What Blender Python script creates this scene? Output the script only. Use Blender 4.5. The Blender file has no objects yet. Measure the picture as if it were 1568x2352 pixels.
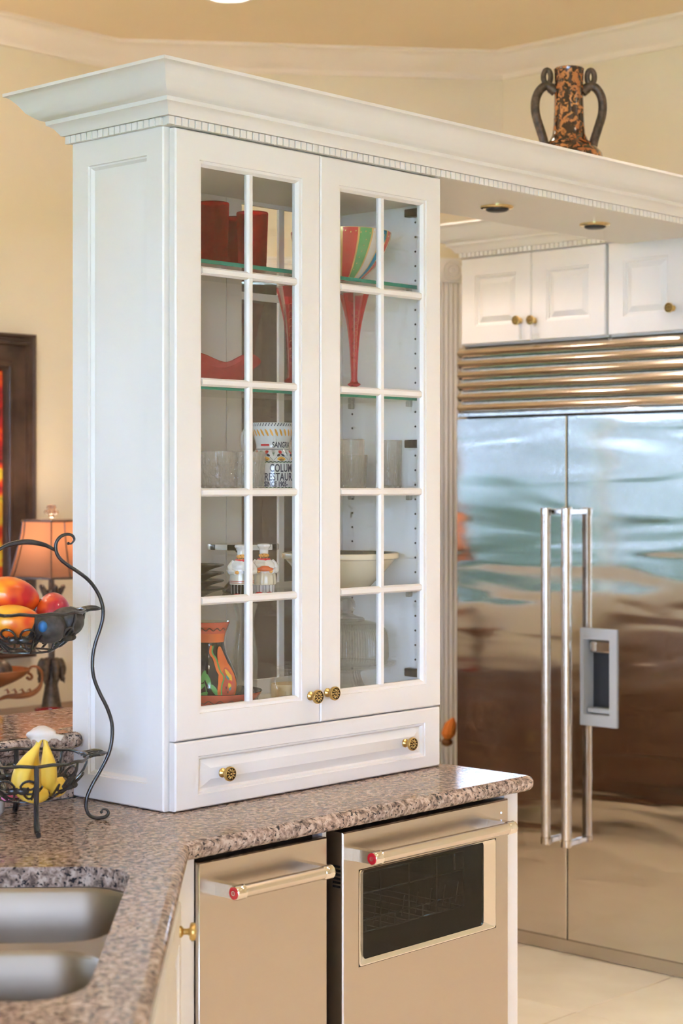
import bpy, bmesh, math, random
from mathutils import Vector, Matrix
from math import sin, cos, pi, radians, atan2, sqrt, hypot

random.seed(7)
scene = bpy.context.scene
COL = scene.collection

# ------------------------------------------------------------------ camera
cam_d = bpy.data.cameras.new('camera')
cam_d.sensor_fit = 'VERTICAL'
cam_d.sensor_height = 36.0
cam_d.sensor_width = 24.0
cam_d.lens = 63.31
cam_d.shift_y = -0.02575
cam_d.clip_start = 0.05
cam_d.dof.use_dof = True
cam_d.dof.focus_distance = 4.15
cam_d.dof.aperture_fstop = 4.0
cam = bpy.data.objects.new('camera', cam_d)
COL.objects.link(cam)
cam.location = (-2.599, -2.944, 1.625)
cam.rotation_euler = (radians(90), 0, radians(42.909 - 90))
scene.camera = cam

# ------------------------------------------------------------------ render look
scene.view_settings.view_transform = 'Standard'
scene.view_settings.look = 'None'
scene.view_settings.gamma = 1.0
scene.view_settings.use_curve_mapping = False
scene.view_settings.exposure = -0.19
scene.cycles.use_denoising = True
scene.cycles.max_bounces = 10
scene.cycles.diffuse_bounces = 6
scene.cycles.glossy_bounces = 3
scene.cycles.transmission_bounces = 7
scene.cycles.transparent_max_bounces = 24
scene.cycles.use_adaptive_sampling = True
scene.cycles.adaptive_threshold = 0.18
scene.cycles.adaptive_min_samples = 14
scene.cycles.use_light_tree = False
scene.cycles.caustics_reflective = False
scene.cycles.caustics_refractive = False
scene.cycles.sample_clamp_indirect = 6.0

# ------------------------------------------------------------------ sky (one even overcast-blue sky)
SKY_STRENGTH = 28.5
world = bpy.data.worlds.new('sky')
scene.world = world
world.use_nodes = True
bg = world.node_tree.nodes['Background']
bg.inputs[0].default_value = (0.55, 0.67, 1.0, 1)
bg.inputs[1].default_value = SKY_STRENGTH

CAN_POWER = 6.6
CAN_COLOR = (1.0, 0.79, 0.66)
CHANDELIER_FILL_POWER = 4.2
# window openings used both by the walls and by the light portals
WIN_L = (-4.3, 0.95, 1.06, 2.48)      # in the dining wall  (x0, x1, z0, z1) at y = 2.52
WIN_S = (-4.65, -2.2, 0.08, 2.75)        # sliding doors       (y0, y1, z0, z1) at x = -5.2
WIN_K = (-5.05, -3.6, 0.3, 2.75)        # kitchen window behind the camera (x0, x1, z0, z1) at y = -4.8
def portal(name, loc, rot, sx, sy):
    l = bpy.data.lights.new(name, 'AREA')
    l.shape = 'RECTANGLE'; l.size = sx; l.size_y = sy; l.energy = 1
    l.cycles.is_portal = True
    o = bpy.data.objects.new(name, l); COL.objects.link(o)
    o.location = loc; o.rotation_euler = rot
portal('window_daylight_portal', ((WIN_L[0]+WIN_L[1])/2, 2.66, (WIN_L[2]+WIN_L[3])/2), (radians(-90), 0, 0), WIN_L[1]-WIN_L[0], WIN_L[3]-WIN_L[2])
portal('sliding_door_daylight_portal', (-5.34, (WIN_S[0]+WIN_S[1])/2, (WIN_S[2]+WIN_S[3])/2), (0, radians(-90), 0), WIN_S[3]-WIN_S[2], WIN_S[1]-WIN_S[0])

portal('kitchen_window_daylight_portal', ((WIN_K[0]+WIN_K[1])/2, -4.94, (WIN_K[2]+WIN_K[3])/2), (radians(90), 0, 0), WIN_K[1]-WIN_K[0], WIN_K[3]-WIN_K[2])

# ------------------------------------------------------------------ materials
MATS = {}
def principled(name, color=(.8,.8,.8), rough=.5, metal=0.0, coat=0.0, spec=None, trans=0.0, ior=1.45, emit=None, estr=0, sub=0):
    m = bpy.data.materials.new(name); m.use_nodes = True
    b = m.node_tree.nodes['Principled BSDF']
    b.inputs['Base Color'].default_value = (*color, 1)
    b.inputs['Roughness'].default_value = rough
    b.inputs['Metallic'].default_value = metal
    b.inputs['IOR'].default_value = ior
    b.inputs['Coat Weight'].default_value = coat
    b.inputs['Coat Roughness'].default_value = .08
    b.inputs['Transmission Weight'].default_value = trans
    if spec is not None: b.inputs['Specular IOR Level'].default_value = spec
    if emit: b.inputs['Emission Color'].default_value = (*emit, 1); b.inputs['Emission Strength'].default_value = estr
    MATS[name] = m
    return m
def nodes(m): return m.node_tree.nodes, m.node_tree.links, m.node_tree.nodes['Principled BSDF']
def coords(m, scale=(1,1,1), kind='Object'):
    N, L, b = nodes(m)
    tc = N.new('ShaderNodeTexCoord'); mp = N.new('ShaderNodeMapping')
    mp.inputs['Scale'].default_value = scale
    L.new(tc.outputs[kind], mp.inputs['Vector'])
    return mp.outputs['Vector']
def noise(m, vec, scale, detail=3, rough=.5, dist=0):
    N, L, b = nodes(m)
    n = N.new('ShaderNodeTexNoise'); n.inputs['Scale'].default_value = scale; n.inputs['Detail'].default_value = detail
    n.inputs['Roughness'].default_value = rough; n.inputs['Distortion'].default_value = dist
    L.new(vec, n.inputs['Vector']); return n.outputs['Fac']
def ramp(m, fac, stops, interp='LINEAR'):
    N, L, b = nodes(m)
    r = N.new('ShaderNodeValToRGB'); r.color_ramp.interpolation = interp
    el = r.color_ramp.elements
    while len(el) < len(stops): el.new(.5)
    for e, (p, c) in zip(el, stops): e.position = p; e.color = (*c, 1)
    L.new(fac, r.inputs['Fac']); return r.outputs['Color']
def mixc(m, fac, a, b_, mode='MIX'):
    N, L, b = nodes(m)
    x = N.new('ShaderNodeMix'); x.data_type = 'RGBA'; x.blend_type = mode
    for sock, val in ((0, fac), (6, a), (7, b_)):
        if hasattr(val, 'links'): L.new(val, x.inputs[sock])
        elif isinstance(val, (int, float)): x.inputs[sock].default_value = val
        else: x.inputs[sock].default_value = (*val, 1)
    return x.outputs[2]
def bump(m, height, strength=.2, dist=.002):
    N, L, b = nodes(m)
    n = N.new('ShaderNodeBump'); n.inputs['Strength'].default_value = strength; n.inputs['Distance'].default_value = dist
    L.new(height, n.inputs['Height']); L.new(n.outputs['Normal'], b.inputs['Normal'])
def base(m, sock):
    N, L, b = nodes(m); L.new(sock, b.inputs['Base Color'])
def tinted(name, c1, c2, rough, scale=6, metal=0, coat=0, detail=3):
    m = principled(name, c1, rough, metal, coat)
    base(m, ramp(m, noise(m, coords(m), scale, detail), ((.35, c1), (.65, c2))))
    return m
def glassy(name, color, rough=0.0, clear=.5, ior=1.45, caught_light=0.0):
    # part see-through sheet, part refracting glass; diffuse share stands in for caught light
    m = bpy.data.materials.new(name); m.use_nodes = True
    N = m.node_tree.nodes; L = m.node_tree.links; N.clear()
    out = N.new('ShaderNodeOutputMaterial'); mx = N.new('ShaderNodeMixShader'); mx.inputs[0].default_value = clear
    g = N.new('ShaderNodeBsdfGlass'); g.inputs['Color'].default_value = (*color, 1); g.inputs['Roughness'].default_value = rough; g.inputs['IOR'].default_value = ior
    t = N.new('ShaderNodeBsdfTransparent'); t.inputs['Color'].default_value = (*color, 1)
    L.new(g.outputs[0], mx.inputs[1]); L.new(t.outputs[0], mx.inputs[2])
    if caught_light:
        m2 = N.new('ShaderNodeMixShader'); m2.inputs[0].default_value = caught_light
        tl = N.new('ShaderNodeBsdfTranslucent'); tl.inputs['Color'].default_value = (*color, 1)
        df = N.new('ShaderNodeBsdfDiffuse'); df.inputs['Color'].default_value = (*color, 1)
        m3 = N.new('ShaderNodeMixShader'); m3.inputs[0].default_value = .5
        L.new(tl.outputs[0], m3.inputs[1]); L.new(df.outputs[0], m3.inputs[2])
        L.new(mx.outputs[0], m2.inputs[1]); L.new(m3.outputs[0], m2.inputs[2]); L.new(m2.outputs[0], out.inputs[0])
    else: L.new(mx.outputs[0], out.inputs[0])
    MATS[name] = m; return m
def pane(name, color=(.99,.995,.993), refl=1.0, ior=1.5):
    # thin flat sheet: fresnel mirror over clear
    m = bpy.data.materials.new(name); m.use_nodes = True
    N = m.node_tree.nodes; L = m.node_tree.links; N.clear()
    out = N.new('ShaderNodeOutputMaterial'); mx = N.new('ShaderNodeMixShader')
    lw = N.new('ShaderNodeLayerWeight'); lw.inputs['Blend'].default_value = .5
    pw = N.new('ShaderNodeMath'); pw.operation = 'POWER'; pw.inputs[1].default_value = 5.0
    fr = N.new('ShaderNodeMath'); fr.operation = 'MULTIPLY_ADD'; f0 = ((ior-1)/(ior+1))**2; fr.inputs[1].default_value = 1-f0; fr.inputs[2].default_value = f0
    L.new(lw.outputs['Facing'], pw.inputs[0]); L.new(pw.outputs[0], fr.inputs[0])
    g = N.new('ShaderNodeBsdfGlossy'); g.inputs['Roughness'].default_value = .01; g.inputs['Color'].default_value = (refl, refl, refl, 1)
    t = N.new('ShaderNodeBsdfTransparent'); t.inputs['Color'].default_value = (*color, 1)
    L.new(fr.outputs[0], mx.inputs[0]); L.new(t.outputs[0], mx.inputs[1]); L.new(g.outputs[0], mx.inputs[2]); L.new(mx.outputs[0], out.inputs[0])
    MATS[name] = m; return m

M = MATS
tinted('white_paint', (.83,.81,.80), (.85,.83,.82), .34, 2.5)
tinted('white_trim', (.84,.80,.77), (.86,.82,.79), .45, 3)
tinted('wall_paint', (.79,.70,.53), (.81,.72,.55), .7, 3)
tinted('ceiling_paint', (.88,.72,.52), (.90,.74,.54), .8, 2)
tinted('crown_trim', (.86,.75,.64), (.88,.77,.66), .5, 3)
tinted('interior_white', (.89,.885,.88), (.91,.905,.90), .4, 3)
m = principled('granite', rough=.10, spec=.5)
v = coords(m)
c1 = ramp(m, noise(m, v, 70, 5, .62, .4), ((.30, (.06,.05,.048)), (.41, (.25,.185,.155)), (.50, (.47,.35,.295)), (.62, (.70,.575,.50)), (.76, (.40,.35,.33))))
c2 = ramp(m, noise(m, v, 115, 3, .6, .2), ((.56, (0,0,0)), (.62, (1,1,1))))
c3 = ramp(m, noise(m, v, 9, 3), ((.35, (.74,.73,.73)), (.65, (.92,.88,.86))))
base(m, mixc(m, 1.0, mixc(m, c2, c1, (.035,.035,.042)), c3, 'MULTIPLY'))
m = principled('stainless', (.57,.51,.455), .26, 1.0)
bump(m, noise(m, coords(m, (3,3,400)), 3, 2), .03, .0006)
m = principled('fridge_steel', (.66,.615,.57), .09, 1.0)
v1 = coords(m, (1,1.1,6.5))
bump(m, noise(m, v1, 1.25, 1.2, .45, .7), 1.0, .0042)
principled('louvre_steel', (.68,.63,.58), .13, 1.0)
principled('chrome', (.86,.83,.80), .07, 1.0)
principled('handle_steel', (.74,.68,.62), .27, 1.0)
m = tinted('sink_steel', (.29,.235,.19), (.33,.27,.22), .48, 4, metal=1)
m = principled('antique_brass', (.60,.42,.16), .28, 1.0)
principled('brass_dark', (.035,.025,.015), .45, .4)
principled('bright_brass', (.86,.68,.36), .14, 1.0)
principled('gold_line', (.72,.52,.22), .3, .6)
tinted('black_iron', (.018,.018,.02), (.035,.033,.032), .27, 40, coat=.3)
principled('black_gap', (.008,.008,.009), .5)
principled('dark_plastic', (.03,.032,.035), .35)
principled('grey_plastic', (.42,.43,.43), .4)
principled('red_enamel', (.55,.01,.025), .2, coat=.5)
pane('door_glass')
pane('window_glass', (.93,.97,.98))
pane('oven_glass', (.42,.43,.44), .8, 1.5)
pane('shelf_glass', (.955,.985,.975), .9)
m = principled('shelf_edge', (.015,.30,.23), .12, spec=.6)
glassy('crystal', (.996,.998,.998), 0, .70, 1.5, .17)
glassy('jar_glass', (.985,.99,.985), 0, .9, 1.45)
glassy('clear_glass', (.985,.993,.993), 0, .70, 1.45, .08)
glassy('ruby_glass', (.72,.06,.09), .0, .55, 1.4, .05)
glassy('pink_glass', (.92,.40,.41), .02, .55, 1.3, .15)
glassy('flute_red', (.93,.30,.34), .0, .82, 1.35, .08)
glassy('flute_clear', (.99,.93,.93), .0, .86, 1.35, .03)
principled('glaze_white', (.86,.85,.83), .12, coat=.6)
principled('glaze_cream', (.80,.72,.55), .16, coat=.5)
principled('glaze_black', (.010,.011,.013), .18, spec=.18)
principled('glaze_grey', (.13,.14,.13), .15, coat=.5)
principled('glaze_navy', (.012,.015,.03), .10, coat=.6)
m = tinted('glaze_orange', (.72,.13,.03), (.80,.20,.05), .14, 22, coat=.6)
m = tinted('glaze_rust', (.55,.085,.05), (.66,.13,.07), .14, 18, coat=.6)
principled('paint_green', (.12,.42,.13), .2, coat=.4)
principled('paint_darkgreen', (.05,.15,.055), .25, coat=.4)
principled('paint_yellow', (.88,.56,.06), .2, coat=.4)
principled('paint_orange', (.90,.42,.06), .2, coat=.4)
principled('paint_red', (.70,.03,.045), .16, coat=.6)
principled('paint_navy', (.05,.055,.10), .25, coat=.4)
principled('paint_teal', (.06,.33,.38), .2, coat=.4)
principled('paint_brown', (.10,.03,.015), .3, coat=.3)
principled('glaze_skin', (.85,.42,.09), .16, coat=.6)
principled('bowl_red', (.62,.055,.05), .16, coat=.5)
principled('bowl_green', (.14,.42,.16), .16, coat=.5)
principled('bowl_blue', (.01,.27,.50), .16, coat=.5)
principled('bowl_white', (.72,.68,.66), .16, coat=.5)
principled('candle_wax', (.86,.58,.26), .5)
principled('paper_label', (.80,.73,.50), .7)
m = principled('leopard', rough=.16, coat=.7)
v = coords(m)
base(m, mixc(m, ramp(m, noise(m, v, 62, 3, .55, .8), ((.50, (0,0,0)), (.57, (1,1,1)))), (.045,.022,.014), ramp(m, noise(m, v, 9, 2), ((.35, (.42,.13,.04)), (.65, (.62,.27,.09))))))
m = tinted('bronze_dark', (.06,.045,.035), (.15,.105,.075), .4, 60, metal=.35)
m = tinted('frame_wood', (.045,.024,.016), (.10,.055,.038), .35, 8, coat=.2)
m = tinted('walnut', (.13,.065,.04), (.20,.10,.062), .35, 5, coat=.2)
m = principled('picture_canvas', rough=.6)
base(m, ramp(m, noise(m, coords(m, (1.5,1,2.2)), 3.2, 3, .6, 1.2), ((.30, (.10,.02,.02)), (.42, (.55,.02,.02)), (.52, (.82,.10,.02)), (.6, (.85,.62,.05)), (.7, (.05,.06,.02)))))
m = tinted('copper_wood', (.22,.07,.025), (.34,.12,.045), .3, 10, coat=.3)
m = tinted('leather_brown', (.20,.11,.068), (.27,.155,.10), .45, 9)
m = tinted('floor_tile', (.80,.70,.57), (.88,.79,.67), .28, 4.5, detail=6)
principled('grout', (.55,.44,.33), .8)
m = tinted('lawn_grass', (.10,.26,.06), (.18,.36,.10), .9, 20)
m = tinted('hedge_leaf', (.03,.055,.035), (.07,.10,.075), .7, 9)
m = principled('dark_door', (.035,.03,.03), .55, spec=.15)
base(m, ramp(m, noise(m, coords(m, (14,14,.3)), 1, 2), ((.3, (.02,.02,.022)), (.7, (.07,.055,.048)))))
m = principled('mango_red', rough=.28, coat=.3)
v = coords(m)
base(m, ramp(m, noise(m, coords(m, (1,1,1)), 13, 2), ((.34, (.85,.45,.02)), (.5, (.82,.13,.015)), (.64, (.50,.012,.02)))))
m = principled('mango_yellow', rough=.3, coat=.3)
base(m, ramp(m, noise(m, coords(m), 12, 2), ((.38, (.90,.50,.05)), (.55, (.88,.30,.02)), (.68, (.75,.07,.02)))))
m = principled('mango_crimson', rough=.28, coat=.3)
base(m, ramp(m, noise(m, coords(m), 12, 2), ((.34, (.82,.16,.01)), (.5, (.50,.015,.03)), (.66, (.33,.015,.05)))))
m = tinted('avocado_skin', (.03,.026,.025), (.085,.075,.07), .5, 60)
bump(m, noise(m, coords(m), 140, 3), .6, .002)
m = tinted('banana_peel', (.86,.62,.10), (.80,.52,.06), .42, 14)
principled('banana_tip', (.12,.07,.03), .6)
principled('blue_sticker', (.03,.16,.42), .4)
principled('pink_wrapper', (.85,.22,.50), .35)
principled('green_wrapper', (.03,.45,.20), .35)
m = bpy.data.materials.new('thin_plastic'); m.use_nodes = True; MATS['thin_plastic'] = m
N = m.node_tree.nodes; L = m.node_tree.links; b_ = N['Principled BSDF']; b_.inputs['Base Color'].default_value = (.86,.83,.80,1); b_.inputs['Roughness'].default_value = .25
mx = N.new('ShaderNodeMixShader'); t_ = N.new('ShaderNodeBsdfTransparent'); mx.inputs[0].default_value = .25
L.new(b_.outputs[0], mx.inputs[1]); L.new(t_.outputs[0], mx.inputs[2]); L.new(mx.outputs[0], N['Material Output'].inputs[0])
m = bpy.data.materials.new('shade_fabric'); m.use_nodes = True; MATS['shade_fabric'] = m
N = m.node_tree.nodes; L = m.node_tree.links; b_ = N['Principled BSDF']; b_.inputs['Base Color'].default_value = (.26,.135,.08,1); b_.inputs['Roughness'].default_value = .5
mx = N.new('ShaderNodeMixShader'); t_ = N.new('ShaderNodeBsdfTranslucent'); t_.inputs[0].default_value = (.72,.46,.32,1); mx.inputs[0].default_value = .5
L.new(b_.outputs[0], mx.inputs[1]); L.new(t_.outputs[0], mx.inputs[2]); L.new(mx.outputs[0], N['Material Output'].inputs[0])
principled('lamp_emitter', (1,1,1), .5, emit=(1.0,.86,.68), estr=30)
principled('led_blue', (.2,.4,1), .4, emit=(.35,.6,1.0), estr=6)
principled('fill_glow', (.5,.8,1), .4, emit=(.45,.8,1.0), estr=2.5)
glassy('finial_crystal', (.98,.93,.90), 0, .2, 1.45)
principled('cut_red_glass', (.30,.008,.015), .1, coat=.6)
principled('flower_orange', (.72,.20,.03), .6)
principled('twig_brown', (.20,.07,.02), .7)
tinted('backdrop_grey', (.098,.100,.095), (.122,.124,.118), .9, 1.2)
principled('frosted_glass', (1,.95,.88), .6, emit=(1.0,.80,.58), estr=6)
principled('bag_grey', (.55,.53,.51), .5)

# ------------------------------------------------------------------ mesh helpers
class MB:
    def __init__(s): s.v = []; s.f = []; s.m = []
    def add(s, vs, fs, mi=0):
        o = len(s.v); s.v += [tuple(p) for p in vs]
        for q in fs: s.f.append([o+i for i in q]); s.m.append(mi)
        return s
    def box(s, x0, x1, y0, y1, z0, z1, b=0, mi=0):
        if b <= 0:
            return s.add([(x,y,z) for x in (x0,x1) for y in (y0,y1) for z in (z0,z1)],
                         [(0,1,3,2),(4,6,7,5),(0,4,5,1),(2,3,7,6),(0,2,6,4),(1,5,7,3)], mi)
        X = (x0,x1); Y = (y0,y1); Z = (z0,z1); vs = []; idx = {}
        for i in (0,1):
            for j in (0,1):
                for k in (0,1):
                    for a in range(3):
                        p = [X[i] + (0 if a == 0 else (b if i == 0 else -b)), Y[j] + (0 if a == 1 else (b if j == 0 else -b)), Z[k] + (0 if a == 2 else (b if k == 0 else -b))]
                        idx[i,j,k,a] = len(vs); vs.append(p)
        fs = []
        for i in (0,1):
            fs.append([idx[i,0,0,0],idx[i,1,0,0],idx[i,1,1,0],idx[i,0,1,0]])
            fs.append([idx[0,i,0,1],idx[1,i,0,1],idx[1,i,1,1],idx[0,i,1,1]])
            fs.append([idx[0,0,i,2],idx[1,0,i,2],idx[1,1,i,2],idx[0,1,i,2]])
        for i in (0,1):
            for j in (0,1):
                fs.append([idx[i,j,0,0],idx[i,j,1,0],idx[i,j,1,1],idx[i,j,0,1]])
                fs.append([idx[i,0,j,0],idx[i,1,j,0],idx[i,1,j,2],idx[i,0,j,2]])
                fs.append([idx[0,i,j,1],idx[1,i,j,1],idx[1,i,j,2],idx[0,i,j,2]])
                for k in (0,1): fs.append([idx[i,j,k,0],idx[i,j,k,1],idx[i,j,k,2]])
        return s.add(vs, fs, mi)
    def loft(s, loops, close=True, cap0=False, cap1=False, mi=0, mf=None, wrap=False):
        n = len(loops[0]); o = len(s.v)
        for lp in loops: s.v += [tuple(p) for p in lp]
        R = len(loops); last = R if wrap else R-1
        for r in range(last):
            r2 = (r+1) % R
            for i in range(n if close else n-1):
                j = (i+1) % n
                s.f.append([o+r*n+i, o+r*n+j, o+r2*n+j, o+r2*n+i]); s.m.append(mf(i, r) if mf else mi)
        if cap0: s.f.append([o+i for i in range(n)][::-1]); s.m.append(mf(0, 0) if mf else mi)
        if cap1: s.f.append([o+(R-1)*n+i for i in range(n)]); s.m.append(mf(0, R-2) if mf else mi)
        return s
    def lathe(s, prof, n=40, c=(0,0,0), mi=0, mf=None, cap0=True, cap1=True, rf=None, sx=1, sy=1, wrap=False):
        loops = []
        for (r, z) in prof:
            lp = []
            for i in range(n):
                a = 2*pi*i/n; rr = rf(a, z, r) if rf else r
                lp.append((c[0]+rr*cos(a)*sx, c[1]+rr*sin(a)*sy, c[2]+z))
            loops.append(lp)
        return s.loft(loops, True, cap0 and not wrap, cap1 and not wrap, mi, mf, wrap)
    def tube(s, path, r, n=8, mi=0, closed=False, flat=1.0):
        P = [Vector(p) for p in path]; k = len(P)
        R = r if isinstance(r, (list, tuple)) else [r]*k
        T = []
        for i in range(k):
            a = P[(i-1) % k] if (closed or i > 0) else P[i]; b = P[(i+1) % k] if (closed or i < k-1) else P[i]
            t = (b-a); T.append(t.normalized() if t.length > 1e-9 else Vector((0,0,1)))
        ref = Vector((0,0,1)) if abs(T[0].z) < .9 else Vector((1,0,0))
        nrm = (ref - T[0]*ref.dot(T[0])).normalized(); loops = []
        for i in range(k):
            nrm = (nrm - T[i]*nrm.dot(T[i]))
            nrm = nrm.normalized() if nrm.length > 1e-9 else Vector((1,0,0))
            bi = T[i].cross(nrm)
            loops.append([P[i] + (nrm*cos(2*pi*j/n) + bi*sin(2*pi*j/n)*flat)*R[i] for j in range(n)])
        return s.loft(loops, True, not closed, not closed, mi, wrap=closed)
    def sphere(s, c, rx, ry=None, rz=None, n=16, m=10, mi=0, rot=None, fn=None):
        ry = rx if ry is None else ry; rz = rx if rz is None else rz
        loops = []
        for j in range(m+1):
            t = pi*j/m - pi/2; rr = max(cos(t), .02)
            lp = []
            for i in range(n):
                a = 2*pi*i/n; p = Vector((rr*cos(a)*rx, rr*sin(a)*ry, sin(t)*rz))
                if fn: p = fn(p)
                if rot: p = rot @ p
                lp.append(p + Vector(c))
            loops.append(lp)
        return s.loft(loops, True, True, True, mi)
    def rects(s, F, rl, mi=0, cap=True, hole=False, mf=None):
        # rl: list of (u0,u1,v0,v1,w) from outside in
        loops = [[F(u0,v0,w), F(u1,v0,w), F(u1,v1,w), F(u0,v1,w)] for (u0,u1,v0,v1,w) in rl]
        return s.loft(loops, True, False, cap and not hole, mi, mf, wrap=hole)
    def sweep(s, prof, path, closed=False, mi=0, cap=True):
        # prof (offset outward, z); path of (x, y); outward = right-hand side of travel
        k = len(path); loops = []
        for i in range(k):
            p = Vector((path[i][0], path[i][1]))
            def nr(a, b):
                d = Vector((b[0]-a[0], b[1]-a[1])).normalized(); return Vector((d.y, -d.x))
            n1 = nr(path[i-1], path[i]) if (i > 0 or closed) else None
            n2 = nr(path[i], path[(i+1) % k]) if (i < k-1 or closed) else None
            if n1 is None: mvec = n2
            elif n2 is None: mvec = n1
            else:
                mvec = (n1+n2); mvec = mvec/ max(mvec.dot(n1), 1e-6)
            loops.append([(p.x+mvec.x*o, p.y+mvec.y*o, z) for (o, z) in prof])
        return s.loft(loops, True, cap and not closed, cap and not closed, mi, wrap=closed)
    def xf(s, mat):
        s.v = [tuple(mat @ Vector(p)) for p in s.v]; return s

XF = {}
def frame(o, u, v, w):
    o, u, v, w = Vector(o), Vector(u), Vector(v), Vector(w)
    return lambda a, b, c: o + u*a + v*b + w*c
def build_mesh(name, mb, mats, smooth=38, weld=False):
    me = bpy.data.meshes.new(name)
    me.from_pydata(mb.v, [], mb.f)
    bm = bmesh.new(); bm.from_mesh(me)
    if weld: bmesh.ops.remove_doubles(bm, verts=bm.verts, dist=1e-5)
    bmesh.ops.recalc_face_normals(bm, faces=bm.faces)
    bm.to_mesh(me); bm.free()
    for mn in (mats if isinstance(mats, (list, tuple)) else [mats]): me.materials.append(MATS[mn])
    if len(me.polygons) == len(mb.m): me.polygons.foreach_set('material_index', mb.m)
    if smooth:
        me.polygons.foreach_set('use_smooth', [True]*len(me.polygons))
        me.set_sharp_from_angle(angle=radians(smooth))
    me.update()
    return me
def thing(name, label, cat, loc=(0,0,0), rotz=0, group=None):
    o = bpy.data.objects.new(name, None); COL.objects.link(o)
    o.empty_display_size = .05
    o.location = loc; o.rotation_euler = (0,0,rotz)
    o['label'] = label; o['category'] = cat
    if group: o['group'] = group
    XF[o.name] = Matrix.Translation(loc) @ Matrix.Rotation(rotz, 4, 'Z')
    return o
def obj(name, mb, mats, parent=None, world=True, smooth=38, label=None, loc=None, weld=False):
    if parent is not None and world:
        mb.xf(XF[parent.name].inverted())
    me = mb if isinstance(mb, bpy.types.Mesh) else build_mesh(name, mb, mats, smooth, weld)
    o = bpy.data.objects.new(name, me); COL.objects.link(o)
    if parent is not None:
        o.parent = parent; XF[o.name] = XF[parent.name]
    else: XF[o.name] = Matrix.Identity(4)
    if loc: o.location = loc
    if label: o['label'] = label
    return o
def inst(name, me, parent, loc, rotz=0):
    # a piece sharing mesh data, loc in the parent's own frame
    o = bpy.data.objects.new(name, me); COL.objects.link(o); o.parent = parent
    o.location = loc; o.rotation_euler = (0,0,rotz)
    return o
def solo(name, mb, mats, label, cat, base_pt=None, group=None, smooth=38, rotz=0):
    # single-mesh thing; mesh built in its own frame, origin at its base
    me = build_mesh(name, mb, mats, smooth)
    o = bpy.data.objects.new(name, me); COL.objects.link(o)
    if base_pt: o.location = base_pt
    o.rotation_euler = (0,0,rotz)
    o['label'] = label; o['category'] = cat
    if group: o['group'] = group
    XF[o.name] = Matrix.Identity(4)
    return o
def struct(name, mb, mats, smooth=38, label=None):
    o = obj(name, mb, mats, None, smooth=smooth); o['kind'] = 'structure'
    if label: o['label'] = label
    return o
def copy_tree(o, parent=None):
    c = o.copy(); COL.objects.link(c)
    if parent is not None: c.parent = parent
    for ch in list(o.children): copy_tree(ch, c)
    return c
def offset_loop(pts, d):
    # move a counter-clockwise outline inwards by d
    k = len(pts); out = []
    for i in range(k):
        a, p, b = Vector(pts[i-1]), Vector(pts[i]), Vector(pts[(i+1) % k])
        d1 = (p-a).normalized(); d2 = (b-p).normalized()
        n1 = Vector((-d1.y, d1.x)); n2 = Vector((-d2.y, d2.x)); mv = n1+n2
        mv = mv/max(mv.dot(n1), .3)
        out.append((p.x+mv.x*d, p.y+mv.y*d))
    return out
def round_poly(pts, radii, seg=6):
    out = []; k = len(pts)
    for i in range(k):
        r = radii[i] if isinstance(radii, (list, tuple)) else radii
        p = Vector(pts[i]); a = Vector(pts[i-1]); b = Vector(pts[(i+1) % k])
        if r <= 0: out.append(tuple(p)); continue
        d1 = (a-p).normalized(); d2 = (b-p).normalized()
        ang = d1.angle(d2); t = r/math.tan(ang/2); c = p + (d1+d2).normalized()*(r/sin(ang/2))
        s0 = p+d1*t; s1 = p+d2*t
        a0 = atan2(s0.y-c.y, s0.x-c.x); a1 = atan2(s1.y-c.y, s1.x-c.x)
        da = (a1-a0+pi) % (2*pi) - pi
        for j in range(seg+1):
            q = a0+da*j/seg; out.append((c.x+r*cos(q), c.y+r*sin(q)))
    return out
def fill(loops, z):
    # flat face bounded by outer loop and holes -> verts, tris
    bm = bmesh.new(); es = []
    for lp in loops:
        vs = [bm.verts.new((x, y, z)) for x, y in lp]
        for i in range(len(vs)): es.append(bm.edges.new((vs[i], vs[(i+1) % len(vs)])))
    bmesh.ops.triangle_fill(bm, use_beauty=True, use_dissolve=False, edges=es)
    bm.verts.index_update()
    r = [tuple(v.co) for v in bm.verts], [[v.index for v in f.verts] for f in bm.faces]
    bm.free(); return r
def nosed_slab(mb, outline, z0, z1, holes=(), r=None, inset_sides=None):
    # slab with a full rounded edge all round
    h = (z1-z0)/2; r = r or h*.95
    prof = []
    for j in range(9):
        t = pi/2 - pi*j/8
        prof.append((r - r*cos(t), z0+h + h*sin(t)))
    loops = []
    for (o, z) in prof: loops.append([(x, y, z) for x, y in offset_loop(outline, o)])
    mb.loft(loops, True)
    top = [(p[0], p[1]) for p in loops[0]]; bot = [(p[0], p[1]) for p in loops[-1]]
    mb.add(*fill([top]+list(holes), z1)); mb.add(*fill([bot]+list(holes), z0))
    for hl in holes:
        mb.loft([[(x, y, z1) for x, y in hl], [(x, y, z0) for x, y in hl]], True)
    return mb
def catmull(pts, sub=4, closed=False):
    P = [Vector(p) for p in pts]; k = len(P); out = []
    rng = range(k if closed else k-1)
    for i in rng:
        p0 = P[(i-1) % k] if (closed or i > 0) else P[i]; p1 = P[i]; p2 = P[(i+1) % k]
        p3 = P[(i+2) % k] if (closed or i+2 < k) else p2
        for j in range(sub):
            t = j/sub
            out.append(.5*((2*p1) + (p2-p0)*t + (2*p0-5*p1+4*p2-p3)*t*t + (3*p1-p0-3*p2+p3)*t**3))
    if not closed: out.append(P[-1])
    return out

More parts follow.
